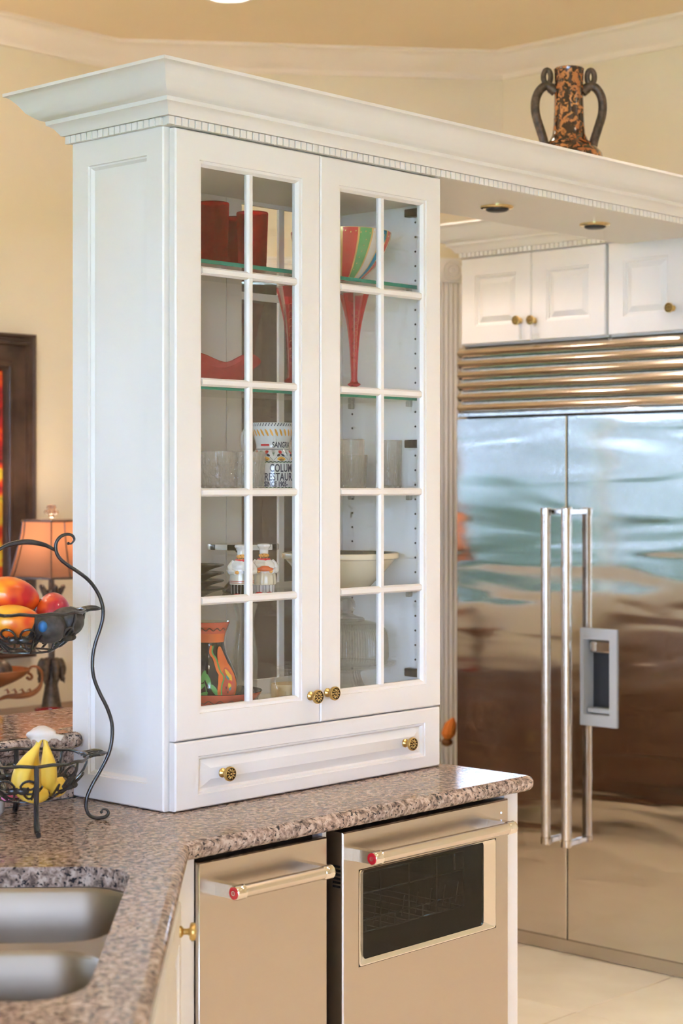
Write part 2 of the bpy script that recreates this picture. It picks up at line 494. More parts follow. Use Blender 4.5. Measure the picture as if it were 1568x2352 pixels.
def rinst(name, me, parent, wloc, rot=(0,0,0)):
    # piece sharing mesh data placed at a world point under a thing or part
    o = bpy.data.objects.new(name, me); COL.objects.link(o); o.parent = parent
    o.location = XF[parent.name].inverted() @ Vector(wloc); o.rotation_euler = rot
    XF[o.name] = XF[parent.name]
    return o
def fbox(mb, F, u0, u1, v0, v1, w0, w1, mi=0):
    vs = [F(u, v, w) for u in (u0,u1) for v in (v0,v1) for w in (w0,w1)]
    return mb.add(vs, [(0,1,3,2),(4,6,7,5),(0,4,5,1),(2,3,7,6),(0,2,6,4),(1,5,7,3)], mi)
UX, UY, UZ = Vector((1,0,0)), Vector((0,1,0)), Vector((0,0,1))

# ================================================================== THE ROOM
CEIL = 3.353
A_ = Vector((1.95, 2.52, 0)); B_ = Vector((3.15, 1.513, 0))
D_ = (B_-A_).normalized(); N_ = Vector((D_.y, -D_.x, 0)); SLEN = (B_-A_).length

fl = struct('floor', MB().box(-5.4, 3.4, -5.0, 2.75, -.08, -.004), 'grout')
tile = build_mesh('tile', MB().box(-.3035, .3035, -.3035, .3035, -.0045, 0, .0012), 'floor_tile')
for i in range(-13, 3):
    for j in range(-9, 5):
        x = 1.97 + .61*i - .305; y = .31 + .61*j - .305
        if -5.2 < x-.3 and x+.3 < 3.75 and -4.9 < y-.3 and y+.3 < 2.9 and x < 3.1 and y < 2.5:
            inst('tile', tile, fl, (x, y, 0))
struct('ceiling', MB().box(-5.4, 3.4, -5.0, 2.75, CEIL, CEIL+.1), 'ceiling_paint')
# dining wall with the picture, a wide window further left
wl = MB()
wl.box(-5.4, WIN_L[0], 2.52, 2.66, 0, CEIL); wl.box(WIN_L[1], 1.95+.06, 2.52, 2.66, 0, CEIL)
wl.box(WIN_L[0], WIN_L[1], 2.52, 2.66, 0, WIN_L[2]); wl.box(WIN_L[0], WIN_L[1], 2.52, 2.66, WIN_L[3], CEIL)
struct('wall_left', wl, 'wall_paint')
FA = frame(A_, D_, UZ, N_)
DOOR = (.40, 1.31, 2.44)
wa = MB()
fbox(wa, FA, -.03, DOOR[0], 0, CEIL, -.12, 0); fbox(wa, FA, DOOR[1], SLEN+.05, 0, CEIL, -.12, 0); fbox(wa, FA, DOOR[0], DOOR[1], DOOR[2], CEIL, -.12, 0)
struct('wall_angled', wa, 'wall_paint')
struct('wall_right', MB().box(3.15, 3.29, -5.0, 1.56, 0, CEIL), 'wall_paint')
struct('wall_back', MB().box(-5.4, WIN_K[0], -4.94, -4.8, 0, CEIL).box(WIN_K[1], 3.3, -4.94, -4.8, 0, CEIL).box(WIN_K[0], WIN_K[1], -4.94, -4.8, 0, WIN_K[2]).box(WIN_K[0], WIN_K[1], -4.94, -4.8, WIN_K[3], CEIL), 'wall_paint')
ws = MB()
ws.box(-5.34, -5.2, -5.0, WIN_S[0], 0, CEIL); ws.box(-5.34, -5.2, WIN_S[1], 2.66, 0, CEIL)
ws.box(-5.34, -5.2, WIN_S[0], WIN_S[1], WIN_S[3], CEIL); ws.box(-5.34, -5.2, WIN_S[0], WIN_S[1], 0, WIN_S[2])
struct('wall_window', ws, 'wall_paint')
# crown moulding round the room
rc = [(0,3.255),(.012,3.255),(.016,3.268),(.021,3.276),(.034,3.283),(.052,3.298),(.068,3.318),(.079,3.331),(.086,3.335),(.096,3.337),(.1,3.341),(.1,CEIL),(0,CEIL)]
struct('trim_1', MB().sweep(rc, [(-5.2,-4.8),(-5.2,2.52),(1.95,2.52),(3.15,1.513),(3.15,-4.8)], closed=True), 'crown_trim', label='wide crown moulding running round the room under the ceiling')
# door in the angled wall: fluted casing, corner rosettes, dark leaf
d1 = MB(); fbox(d1, FA, DOOR[0]+.01, DOOR[1]-.01, 0.005, DOOR[2]-.01, -.10, -.055)
door1 = struct('door_1', d1, 'dark_door', label='dark door standing behind the glass cabinet')
dp = MB()
for k in range(2):
    u0 = DOOR[0]+.12+k*.36
    for (v0, v1) in ((.2,.95),(1.1,2.28)):
        dp.rects(FA, [(u0,u0+.3,v0,v1,-.055),(u0+.02,u0+.28,v0+.02,v1-.02,-.063),(u0+.05,u0+.25,v0+.05,v1-.05,-.052)])
obj('door_panel', dp, 'dark_door', door1)
def flutes(u0, u1, n=4, base_w=0.0, h=.02):
    p = [(u0, base_w), (u0, h), (u0+.007, h)]
    w = (u1-u0-.014)/n
    for k in range(n):
        for t in (0, .25, .5, .75, 1): p.append((u0+.007+w*(k+.08+.84*t), h-.007*sin(pi*t)))
    p += [(u1-.007, h), (u1, h), (u1, base_w)]
    return p
tr = MB()
for (u0, u1) in ((DOOR[0]-.09, DOOR[0]), (DOOR[1], DOOR[1]+.09)):
    pr = flutes(u0, u1)
    tr.loft([[FA(u, v, w) for (u, w) in pr] for v in (0.0, DOOR[2])], True, True, True)
pr = flutes(DOOR[2], DOOR[2]+.09)
tr.loft([[FA(u, v, w) for (v, w) in pr] for u in (DOOR[0], DOOR[1])], True, True, True)
t2 = struct('trim_2', tr, 'white_trim', label='fluted white casing of the dark door')
for u in (DOOR[0]-.045, DOOR[1]+.045):
    r_ = MB(); fbox(r_, FA, u-.049, u+.049, DOOR[2]-.004, DOOR[2]+.094, 0, .027)
    c = FA(u, DOOR[2]+.045, .027); R = Matrix.Translation(c) @ Matrix(((D_.x,0,N_.x,0),(D_.y,0,N_.y,0),(0,1,0,0),(0,0,0,1)))
    lt = MB().lathe([(.044,0),(.044,.004),(.038,.007),(.034,.002),(.028,.002),(.025,.007),(.020,.007),(.017,.002),(.011,.002),(.008,.008),(.001,.009)], 28)
    lt.xf(R); r_.add(lt.v, lt.f); obj('rosette_block', r_, 'white_trim', t2)
# windows
def window(name, F, u0, u1, v0, v1, nm, label):
    fr = MB(); fw_ = .06
    fr.rects(F, [(u0,u1,v0,v1,-.09),(u0,u1,v0,v1,-.02),(u0+fw_,u1-fw_,v0+fw_,v1-fw_,-.02),(u0+fw_,u1-fw_,v0+fw_,v1-fw_,-.09)], hole=True)
    w = struct(name, fr, 'white_trim', label=label)
    step = (u1-u0-2*fw_)/nm
    for k in range(1, nm):
        mm = MB(); fbox(mm, F, u0+fw_+step*k-.028, u0+fw_+step*k+.028, v0+fw_, v1-fw_, -.08, -.03); obj('mullion', mm, 'white_trim', w)
    for k in range(nm):
        gm = MB(); a = u0+fw_+step*k+(.028 if k else 0); b = u0+fw_+step*(k+1)-(.028 if k < nm-1 else 0)
        fbox(gm, F, a, b, v0+fw_, v1-fw_, -.058, -.054); obj('window_pane', gm, 'window_glass', w)
window('window_1', frame((0,2.52,0), UX, UZ, -UY), *WIN_L, 4, 'wide window in the dining wall')
window('window_2', frame((-5.2,0,0), UY, UZ, UX), *WIN_S, 2, 'tall corner window left of the camera')
window('window_3', frame((0,-4.8,0), UX, UZ, UY), *WIN_K, 2, 'tall corner window behind the camera')
struct('sky_blocking_slab', MB().box(-9, 6, 2.66, 6.2, 2.78, 2.92), 'white_trim', label='unseen flat slab added outside the dining window to block high sky')  # unseen slab added to keep high sky out of the dining window
# garden outside the windows
struct('reflection_backdrop', MB().box(-16, 8, 8.2, 8.4, -.2, 2.9), 'backdrop_grey', label='unseen backdrop added beyond the dining window for the refrigerator reflection')  # unseen backdrop added to give the refrigerator its pale blue reflection
struct('lawn_ground', MB().box(-16, -5.5, -14, 14, -.3, -.12).box(-5.5, 8, 2.9, 14, -.3, -.12).box(-5.5, 8, -14, -5.2, -.3, -.12), 'lawn_grass')
def shrub(name, c, rx, ry, rz, label):
    rnd = random.Random(len(label))
    ph = [rnd.uniform(0, 6) for _ in range(6)]
    fn = lambda p: p*(1 + .07*sin(9*p.x/rx+ph[0])*sin(8*p.z/rz+ph[1]) + .05*sin(17*p.y/ry+ph[2])*cos(15*p.z/rz+ph[3]))
    mb = MB().sphere((0,0,rz*.8), rx, ry, rz, 40, 26, fn=fn)
    solo(name, mb, 'hedge_leaf', label, 'shrub', c, 'garden shrubs outside the windows')
for k, (x, y, rx, rz) in enumerate([(-7.6,6.2,1.45,.85),(-4.5,6.6,1.40,1.0),(-1.4,6.4,1.45,.80),(1.7,6.7,1.40,.95)]):
    shrub('garden_shrub', (x, y, -.12), rx, .9, rz, ['rounded green shrub outside the far left end of the dining window', 'taller green shrub outside the dining window', 'low green shrub outside the middle of the dining window', 'broad green shrub outside the right end of the dining window'][k])
# recessed ceiling lights
can_me = MB().lathe([(.100,0),(.100,-.006),(.094,-.009),(.078,-.009),(.074,-.004),(.074,0)], 32, wrap=True)
can_me = build_mesh('trim_ring', can_me, 'white_trim')
lens_me = build_mesh('lens', MB().lathe([(.073,-.001),(.06,-.0035),(.001,-.004)], 24), 'lamp_emitter')
cans = [(1.770,1.658,'at the top edge of the picture above the glass cabinet'), (-.7,1.5,'over the left end of the breakfast bar'), (-3.0,1.4,'over the sofa'),
        (.55,-1.35,'in front of the oven-style dishwasher'), (1.75,-.75,'in front of the refrigerator'), (2.1,-1.9,'right of the dishwasher, nearer the middle of the kitchen'), (2.05,1.05,'over the refrigerator doors'), (-1.4,-1.55,'over the sink side'),
        (2.1,-3.3,'in the far right corner of the kitchen'), (.3,-3.3,'behind and to the right of the camera'), (-1.6,-3.7,'behind the camera')]
for (x, y, where) in cans:
    t = thing('recessed_light', 'round white recessed ceiling light ' + where, 'ceiling light', (x, y, CEIL), 0, 'recessed ceiling lights')
    inst('trim_ring', can_me, t, (0,0,0)); inst('lens', lens_me, t, (0,0,0))
    l = bpy.data.lights.new('recessed_lamp', 'AREA'); l.shape = 'DISK'; l.size = .14; l.energy = CAN_POWER*(.45 if 'top edge' in where else 1); l.color = CAN_COLOR; l.spread = radians(100)
    lo = bpy.data.objects.new('recessed_lamp', l); COL.objects.link(lo); lo.parent = t; lo.location = (0,0,-.012)

# ================================================================== KNOB (shared)
def knob_mesh():
    mb = MB()
    mb.lathe([(.0105,0),(.0105,.003),(.0085,.0055),(.0055,.008),(.0055,.015),(.0075,.018),(.0145,.0195),(.0163,.022),(.0163,.0275),(.0152,.0292),(.0138,.0295)], 28, cap1=False)
    mb.lathe([(.0138,.0295),(.0132,.0282),(.001,.0282)], 28, mi=1, cap0=False)
    for k in range(10):
        a = 2*pi*k/10; R = Matrix.Translation((.0085*cos(a), .0085*sin(a), .0288)) @ Matrix.Rotation(a, 4, 'Z')
        s_ = MB().sphere((0,0,0), .0042, .0021, .0018, 8, 6); s_.xf(R); mb.add(s_.v, s_.f, 0)
    mb.sphere((0,0,.029), .0030, .0030, .0026, 10, 6, mi=0)
    return build_mesh('knob', mb, ['antique_brass', 'brass_dark'])
KNOB = knob_mesh()
R_S = (radians(90), 0, 0)            # facing -Y
R_W = (0, radians(-90), 0)           # facing -X

# ================================================================== GLASS DISPLAY CABINET
ZC = .914
cab = thing('display_cabinet', 'tall white display cabinet with glass doors standing on the granite counter', 'cabinet', (.456, .15, ZC))
FS = frame((0,0,0), UX, UZ, -UY)                    # front: w towards the camera
FB = frame((0,.314,0), UX, UZ, UY)                  # dining side
FX = frame((0,0,0), UY, UZ, -UX)                    # left end
# left end: raised panel
ep = MB()
ep.rects(FX, [(0,.314,ZC+.002,2.4055,-.022),(0,.314,ZC+.002,2.4055,-.003),(.003,.311,ZC+.005,2.4055,0),
              (.054,.256,.971,2.349,0),(.0555,.2545,.9725,2.3475,-.004),(.059,.251,.976,2.344,-.0045),(.0645,.2455,.9815,2.3385,-.0115),(.0655,.2445,.9825,2.3375,-.0115),
              (.088,.222,1.005,2.315,-.0035)])
obj('end_panel', ep, 'white_paint', cab, smooth=20)
obj('side_panel', MB().box(.022,.030,.0,.292,ZC+.002,2.4055), 'interior_white', cab)
obj('side_panel', MB().box(.888,.912,0,.294,ZC+.002,2.4055,.001), 'interior_white', cab)
obj('top_panel', MB().box(.030,.888,0,.294,2.338,2.4055), 'interior_white', cab)
obj('bottom_panel', MB().box(.030,.888,.0,.314,ZC+.002,1.10,.0), 'interior_white', cab)
def glass_door(parent, name, F, rect, gl, mu, mvs, glass='door_glass', th=.02):
    u0,u1,v0,v1 = rect; a,b,c,d = gl; e = .013
    mb = MB().rects(F, [(u0,u1,v0,v1,-th),(u0,u1,v0,v1,-.0035),(u0+.003,u1-.003,v0+.003,v1-.003,0),
        (a-e,b+e,c-e,d+e,0),(a-e+.001,b+e-.001,c-e+.001,d+e-.001,-.003),(a-.006,b+.006,c-.006,d+.006,-.0035),(a,b,c,d,-.011),(a,b,c,d,-th)], hole=True)
    dr = obj(name, mb, 'white_paint', parent, smooth=20)
    def bar(p0, p1, vert, half=.0092):
        if vert: pr = [(-half,-.017),(-half,-.010),(-half*.55,-.0045),(half*.55,-.0045),(half,-.010),(half,-.017)]; lo = [[F(mu+o, z, w) for o, w in pr] for z in (p0, p1)]
        else: lo = None
        return lo
    vb = MB(); vb.loft(bar(c, d, True), True, True, True); obj('muntin', vb, 'white_paint', dr, smooth=20)
    for mv in mvs:
        pr = [(-.0092,-.017),(-.0092,-.010),(-.005,-.004),(.005,-.004),(.0092,-.010),(.0092,-.017)]
        hb = MB(); hb.loft([[F(u, mv+o, w+.0003) for o, w in pr] for u in (a, b)], True, True, True); obj('muntin', hb, 'white_paint', dr, smooth=20)
    vs = [c]+sorted(mvs)+[d]
    for k in range(len(vs)-1):
        for (p, q) in ((a, mu), (mu, b)):
            g = MB(); fbox(g, F, p-(.003 if p == a else 0), q+(.003 if q == b else 0), vs[k]-(.003 if k == 0 else 0), vs[k+1]+(.003 if k == len(vs)-2 else 0), -.0160, -.0145); obj('glass_pane', g, glass, dr, smooth=0)
    return dr
FD = frame((0,-.022,0), UX, UZ, -UY)
MV = [1.370, 1.610, 1.854, 2.100]
dl = glass_door(cab, 'door', FD, (.0165,.4705,1.069,2.4025), (.100,.397,1.137,2.328), .2485, MV)
drr = glass_door(cab, 'door', FD, (.4730,.9135,1.069,2.4025), (.5495,.8445,1.139,2.328), .6965, MV)
rinst('knob', KNOB, dl, (.437,-.022,1.133), R_S); rinst('knob', KNOB, drr, (.4945,-.022,1.136), R_S)
glass_door(cab, 'back_door', FB, (.010,.4655,1.069,2.4025), (.09,.382,1.137,2.328), .236, MV)
glass_door(cab, 'back_door', FB, (.4680,.9035,1.069,2.4025), (.519,.835,1.137,2.328), .6635, MV)
# drawer under the doors
dw = MB(); u0,u1,v0,v1 = .016,.9115,.9165,1.0655; a,b,c,d = .083,.853,.946,1.0305
dw.rects(FD, [(u0,u1,v0,v1,-.02),(u0,u1,v0,v1,-.0035),(u0+.003,u1-.003,v0+.003,v1-.003,0),(a,b,c,d,0),(a+.0015,b-.0015,c+.0015,d-.0015,-.0035),(a+.006,b-.006,c+.006,d-.006,-.004),(a+.011,b-.011,c+.010,d-.010,-.0105),(a+.012,b-.012,c+.011,d-.011,-.0105),(a+.040,b-.040,c+.030,d-.030,-.003)])
dwo = obj('drawer', dw, 'white_paint', cab, smooth=20)
rinst('knob', KNOB, dwo, (.152,-.025,.987), R_S); rinst('knob', KNOB, dwo, (.7715,-.025,.988), R_S)
# glass shelves, pins, hinges
SH = [1.366, 1.612, 1.850, 2.133]
for z in SH:
    s_ = MB().box(.031,.887,.030,.285,z-.009,z)
    s_.m = [0]*6; s_.m[2] = 1
    obj('glass_shelf', s_, ['shelf_glass','shelf_edge'], cab, smooth=0)
pin = MB()
for y in (.040,.258):
    for k in range(33):
        z = 1.145 + .0371*k
        if z < 2.32: pin.lathe([(.0028,0),(.0028,.0008)], 8); o_ = len(pin.v)-16; pin.v[o_:] = [(.8875-p[2], y+p[0], z+p[1]) for p in pin.v[o_:]]
ph_ = obj('shelf_pin_holes', pin, 'dark_plastic', cab); ph_['kind'] = 'stuff'
for z in SH:
    for y in (.055,.255):
        cl = MB().box(.872,.888,y-.006,y+.006,z-.024,z-.0095,.002); obj('shelf_clip', cl, 'clear_glass', cab)
for z in (2.318,1.731,1.150):
    hg = MB().box(.868,.888,.012,.062,z-.010,z+.010,.002); obj('hinge', hg, 'dark_plastic', cab)

# ================================================================== CROWN, DENTILS AND OVERHEAD BRIDGE
PROF = [(0,2.4245),(.011,2.4245),(.0127,2.4285),(.017,2.434),(.022,2.441),(.030,2.447),(.035,2.449),(.036,2.458),(.045,2.4605),(.054,2.466),(.068,2.477),(.0796,2.494),(.091,2.507),(.1,2.513),(.105,2.514),(.105,2.521),(0,2.521)]
br = thing('overhead_bridge', 'white crown moulded bridge with dentils running from the glass cabinet to the refrigerator', 'canopy', (.456, .25, 2.405))
# front, end and dining side of the crown
obj('crown_moulding', MB().sweep(PROF, [(.94,.325),(-.004,.325),(-.004,-.022),(2.49,-.022)], False), 'white_paint', br, smooth=30)
obj('fascia', MB().box(-.001,2.49,-.0205,-.0005,2.406,2.45).box(-.0005,.02,-.0,.32,2.406,2.45), 'white_paint', br)
obj('soffit_board', MB().box(.914,2.495,-.0005,.5,2.44,2.452), 'white_paint', br)
obj('back_board', MB().box(.94,2.49,.49,.5,2.452,2.503), 'white_paint', br)
obj('top_board', MB().box(.0,2.49,-.02,.322,2.503,2.516).box(.94,2.49,.322,.5,2.503,2.516), 'white_paint', br)
dent = build_mesh('dentil', MB().box(-.0081,.0081,-.0045,.0045,-.0088,.0088,.0008), 'white_paint')
k = 0; x = -.0005
while x < 2.47:
    rinst('dentil', dent, br, (x, -.0245, 2.4148)); x += .0195
y = .006
while y < .32:
    rinst('dentil', dent, br, (-.0060, y, 2.4148), (0,0,radians(90))); y += .0195
# two brass-rimmed downlights in the soffit
ring = build_mesh('brass_ring', MB().lathe([(.048,0),(.048,-.005),(.044,-.008),(.036,-.008),(.033,-.004),(.033,0)], 32, wrap=True), 'bright_brass')
well = build_mesh('lamp_well', MB().lathe([(.0335,-.003),(.033,-.011),(.028,-.0145),(.015,-.0165),(.001,-.017)], 24), 'dark_plastic')
for (x, y, w) in ((1.56,.302,'nearer the glass cabinet'), (2.045,.296,'nearer the refrigerator')):
    t = thing('soffit_downlight', 'brass-rimmed dark downlight in the overhead soffit, the one ' + w, 'downlight', (x, y, 2.44), 0, 'soffit downlights')
    inst('brass_ring', ring, t, (0,0,0)); inst('lamp_well', well, t, (0,0,0))

# ================================================================== COUNTER, BAR, BASE CABINETS
dg = lambda u, v: (-(u+v)/sqrt(2), (v-u)/sqrt(2))      # u along the diagonal sink front, v in from it
out = [(-.186,-.288), (.968,-.288), (.968,.312), (-2.5,.312), (-2.5,-1.75), (-1.65,-1.752)]
out = round_poly(out, [.01,.028,0,0,0,0], 5)
hole = round_poly([dg(.545,.021), dg(.545,.43), dg(1.425,.43), dg(1.425,.021)], .095, 8)
hole_s = hole
ct = nosed_slab(MB(), out, .877, ZC, [hole])
ctop = obj('granite_countertop', ct, 'granite', None, smooth=50)
ctop['label'] = 'speckled brown granite kitchen counter with a sink cut-out'; ctop['category'] = 'countertop'
bs = obj('granite_backsplash', MB().box(-2.5,-.001,.306,.326,ZC+.0005,1.0305), 'granite', None)
bs['label'] = 'low granite backsplash under the raised bar behind the fruit basket'; bs['category'] = 'backsplash'
bo = round_poly([(-2.5,.262),(-.004,.262),(-.004,.336),(.90,.336),(.90,.66),(-2.5,.66)], [0,.012,0,0,.02,0], 4)
bt = obj('granite_bar_top', nosed_slab(MB(), bo, 1.031, 1.067), 'granite', None, smooth=50)
bt['label'] = 'raised granite breakfast bar top left of the glass cabinet'; bt['category'] = 'bar top'
# base under counter
bc = thing('peninsula_base', 'white base cabinet under the granite counter, corner sink door and end panel', 'base cabinet', (.2, .1, 0))
obj('end_panel', MB().box(.884,.939,-.247,.312,0,.8765,.0015), 'white_paint', bc)
obj('bar_wall', MB().box(-2.5,.90,.328,.50,0,1.0305), 'white_paint', bc)
obj('filler_strip', MB().box(.2455,.2575,-.243,-.10,0.0,.8765), 'white_paint', bc)
obj('dark_recess', MB().box(-.136,.243,-.215,.30,.0,.8765).box(.259,.334,-.183,.30,.0,.8765).box(.841,.884,-.183,.30,.0,.8765).box(.334,.841,-.183,.30,.84,.8765).box(.334,.841,-.16,.30,.0,.44), 'black_gap', bc)
FDG = frame((-.182,-.254,0), Vector((-1,-1,0)).normalized(), UZ, Vector((1,-1,0)).normalized())
dface = MB(); fbox(dface, FDG, -.004, 1.95, 0, .8765, -.022, 0); dface.box(-.196,-.138,-.25,-.22,0,.8765)
obj('corner_face', dface, 'white_paint', bc)
def panel_door(parent, name, F, rect, inset=.062, rise=.0, mat='white_paint', w0=0, th=.02, fi=.028):
    u0,u1,v0,v1 = rect; a,b,c,d = u0+inset,u1-inset,v0+inset,v1-inset
    mb = MB().rects(F, [(u0,u1,v0,v1,w0-.0),(u0,u1,v0,v1,w0+th-.0035),(u0+.003,u1-.003,v0+.003,v1-.003,w0+th),(a,b,c,d,w0+th),(a+.0015,b-.0015,c+.0015,d-.0015,w0+th-.004),(a+.006,b-.006,c+.006,d-.006,w0+th-.0045),
        (a+.011,b-.011,c+.011,d-.011,w0+th-.0115),(a+.012,b-.012,c+.012,d-.012,w0+th-.0115),(a+.012+fi,b-.012-fi,c+.012+fi,d-.012-fi,w0+th-.003)])
    return obj(name, mb, mat, parent, smooth=20)
dd = panel_door(bc, 'door', FDG, (.29,.76,.11,.86), w0=.0005, th=.019)
kp = FDG(.345, .818, .019); rinst('knob', KNOB, dd, kp, (radians(90), 0, radians(45)))
dd2 = panel_door(bc, 'door', FDG, (.765,1.24,.11,.86), w0=.0005, th=.019)

# ------------------------------------------------------------------ sink
sk = thing('double_sink', 'undermounted stainless double-bowl sink set into the granite counter', 'sink', (*dg(.98,.22), .66))
bowls = []
for (ua, ub) in ((.553,.957), (1.003,1.417)):
    base_l = [dg(ua,.030), dg(ua,.422), dg(ub,.422), dg(ub,.030)]
    bowls.append(base_l)
rim = MB(); hl = [round_poly(b, .088, 8) for b in bowls]
big = round_poly([dg(.525,.0), dg(.525,.45), dg(1.445,.45), dg(1.445,.0)], .1, 8)
rim.add(*fill([big]+hl, .8765)); 
obj('rim', rim, 'sink_steel', sk)
for bl in bowls:
    cx = sum(p[0] for p in bl)/4; cy = sum(p[1] for p in bl)/4
    lp = []
    for (o, z) in ((0,.8765),(.002,.8735),(.006,.868),(.010,.80),(.014,.73),(.020,.705),(.034,.690),(.06,.684)):
        sc = lambda p: (p[0]+(cx-p[0])*o/.2, p[1]+(cy-p[1])*o/.2)
        lp.append([(*sc(p), z) for p in round_poly(bl, .088, 8)])
    bm_ = MB().loft(lp, True, False, True); obj('bowl', bm_, 'sink_steel', sk, smooth=60)
    obj('drain', MB().lathe([(.045,0),(.045,.003),(.038,.004),(.036,.001),(.001,.0005)], 24, (cx,cy,.6845)), 'chrome', sk)

# ================================================================== UNDER-COUNTER APPLIANCES
def bar_handle(parent, x0, x1, y_bar, z, y_door, r=.0135):
    h = MB()
    h.tube([(x0+.022,y_bar,z),(x1-.022,y_bar,z)], r, 20); hb = obj('handle', h, 'handle_steel', parent, smooth=40)
    for (xa, xb, s) in ((x0,x0+.026,-1),(x1-.026,x1,1)):
        c = MB(); n = 22
        c.tube([(xa,y_bar,z),(xa+.0015,y_bar,z),(xa+.003,y_bar,z),(xb-.004,y_bar,z),(xb-.0035,y_bar,z),(xb-.001,y_bar,z),(xb,y_bar,z)], [r*.98,r*1.1,r*1.14,r*1.14,r*1.06,r*1.14,r*1.05], n)
        obj('end_cap', c, 'chrome', hb, smooth=40)
        b = MB(); xm = (xa+xb)/2
        b.loft([[(xm-.010,y_door,z-.0135),(xm+.010,y_door,z-.0135),(xm+.010,y_door,z+.0135),(xm-.010,y_door,z+.0135)],
                [(xm-.009,y_bar+.004,z-.0135),(xm+.009,y_bar+.004,z-.0135),(xm+.009,y_bar+.004,z+.0135),(xm-.009,y_bar+.004,z+.0135)]], True, True, True)
        obj('bracket', b, 'handle_steel', hb)
    # red medallion with a small silver mark on the end facing the sink
    md = MB().lathe([(r*.93,0),(r*.93,.0012),(r*.9,.0016),(.0001,.0016)], 26); md.v = [(x0-p[2], y_bar+p[0], z+p[1]) for p in md.v]; obj('medallion', md, 'red_enamel', hb)
    mk = MB().lathe([(r*.36,.0016),(r*.36,.0022),(r*.27,.0022),(r*.27,.0016)], 18, wrap=True); mk.v = [(x0-p[2], y_bar+p[0], z+p[1]) for p in mk.v]
    mk.box(x0-.0023, x0-.0016, y_bar-.0003, y_bar+.0006, z-.0025, z+.0025); obj('emblem', mk, 'chrome', hb)
    return hb
YD = -.262
comp = thing('trash_compactor', 'narrow stainless trash compactor with a bar handle under the counter', 'compactor', (.052,-.20,0))
obj('front_panel', MB().box(-.136,.2415,YD,YD+.042,.105,.8635,.003), 'stainless', comp)
obj('toe_panel', MB().box(-.13,.24,-.20,-.18,.0,.10), 'dark_plastic', comp)
bar_handle(comp, -.094, .190, -.320, .805, YD)
dish = thing('dishwasher', 'stainless dishwasher with a framed dark window and bar handle under the counter', 'dishwasher', (.585,-.20,0))
X0, X1 = .2905, .8815
door_rects = [(X0,X1,.105,.8645,-.045),(X0,X1,.105,.8645,-.003),(X0+.003,X1-.003,.108,.8615,0)]
FDW = frame((0,YD,0), UX, UZ, -UY)
B0,B1,C0,C1 = .342,.833,.560,.776
dm = MB().rects(FDW, door_rects+[(B0,B1,C0,C1,0),(B0,B1,C0,C1,-.045)], hole=True)
obj('door', dm, 'stainless', dish, smooth=20)
bz = []
def rr(u0,u1,v0,v1,r,w): return [FDW(x, y, w) for x, y in round_poly([(u0,v0),(u1,v0),(u1,v1),(u0,v1)], r, 4)]
bzm = MB().loft([rr(B0+.0012,B1-.0012,C0+.0012,C1-.0012,.008,-.006), rr(B0+.0012,B1-.0012,C0+.0012,C1-.0012,.008,.0005), rr(B0+.004,B1-.004,C0+.004,C1-.003,.008,.0015), rr(B0+.022,B1-.039,C0+.012,C1-.004,.010,-.007), rr(B0+.0225,B1-.0395,C0+.0125,C1-.0045,.010,-.012)], True)
obj('window_bezel', bzm, 'chrome', dish, smooth=30)
obj('window_glass', MB().box(B0+.020,B1-.036,YD+.0085,YD+.0115,C0+.010,C1-.002), 'oven_glass', dish, smooth=0)
iv = MB()
iv.add([(B0,YD+.03,C0-.1),(B1,YD+.03,C0-.1),(B1,YD+.03,C1+.05),(B0,YD+.03,C1+.05),(B0,.25,C0-.1),(B1,.25,C0-.1),(B1,.25,C1+.05),(B0,.25,C1+.05)], [(4,5,6,7),(0,1,5,4),(3,7,6,2),(0,4,7,3),(1,2,6,5)])
obj('tub', iv, 'sink_steel', dish, smooth=0)
wr = MB()
for z in (.745,.700,.640,.612):
    wr.tube([(B0+.03,YD+.06,z),(B1-.05,YD+.06,z)], .0022, 6)
    wr.tube([(B0+.03,.18,z),(B1-.05,.18,z)], .0018, 6)
for k in range(9):
    x = B0+.04+k*.05
    wr.tube([(x,YD+.06,.612),(x,YD+.06,.64 if k % 2 else .745)], .0018, 6); wr.tube([(x,YD+.06,.612),(x,.18,.612)], .0016, 6)
    wr.tube([(x+.02,YD+.1,.612),(x+.03,YD+.1,.66)], .0016, 6)
wr.tube(catmull([(B1-.12,YD+.06,.745),(B1-.08,YD+.06,.752),(B1-.06,YD+.07,.775),(B1-.045,YD+.08,.765),(B1-.06,YD+.08,.735),(B1-.07,YD+.07,.70)], 4), .003, 6)
obj('dish_rack', wr, 'chrome', dish)
obj('tub_fill_glow', MB().box(B0+.02,B0+.09,YD+.10,YD+.16,C1+.005,C1+.012), 'fill_glow', dish)  # glowing strips added to tint the window and show the rack
obj('tub_fill_glow', MB().box(B0+.15,B1-.06,YD+.10,YD+.13,C1+.012,C1+.016), 'fill_glow', dish)
obj('side_trim', MB().box(X0+.0005,X0+.012,YD+.043,YD+.075,.105,.862), 'stainless', dish)
obj('side_vent', (lambda mb: [mb.box(X0-.001,X0+.0004,YD+.008,YD+.030,.742+.0088*k,.747+.0088*k) for k in range(6)] and mb)(MB()), 'black_gap', dish, label='short dark vent slots on the door edge')
obj('status_light', MB().sphere((.853,YD,.834), .0022, .0012, .0022, 10, 6), 'led_blue', dish)
obj('toe_panel', MB().box(.295,.878,-.20,-.18,0,.10), 'dark_plastic', dish)
bar_handle(dish, .319, .822, -.322, .812, YD)

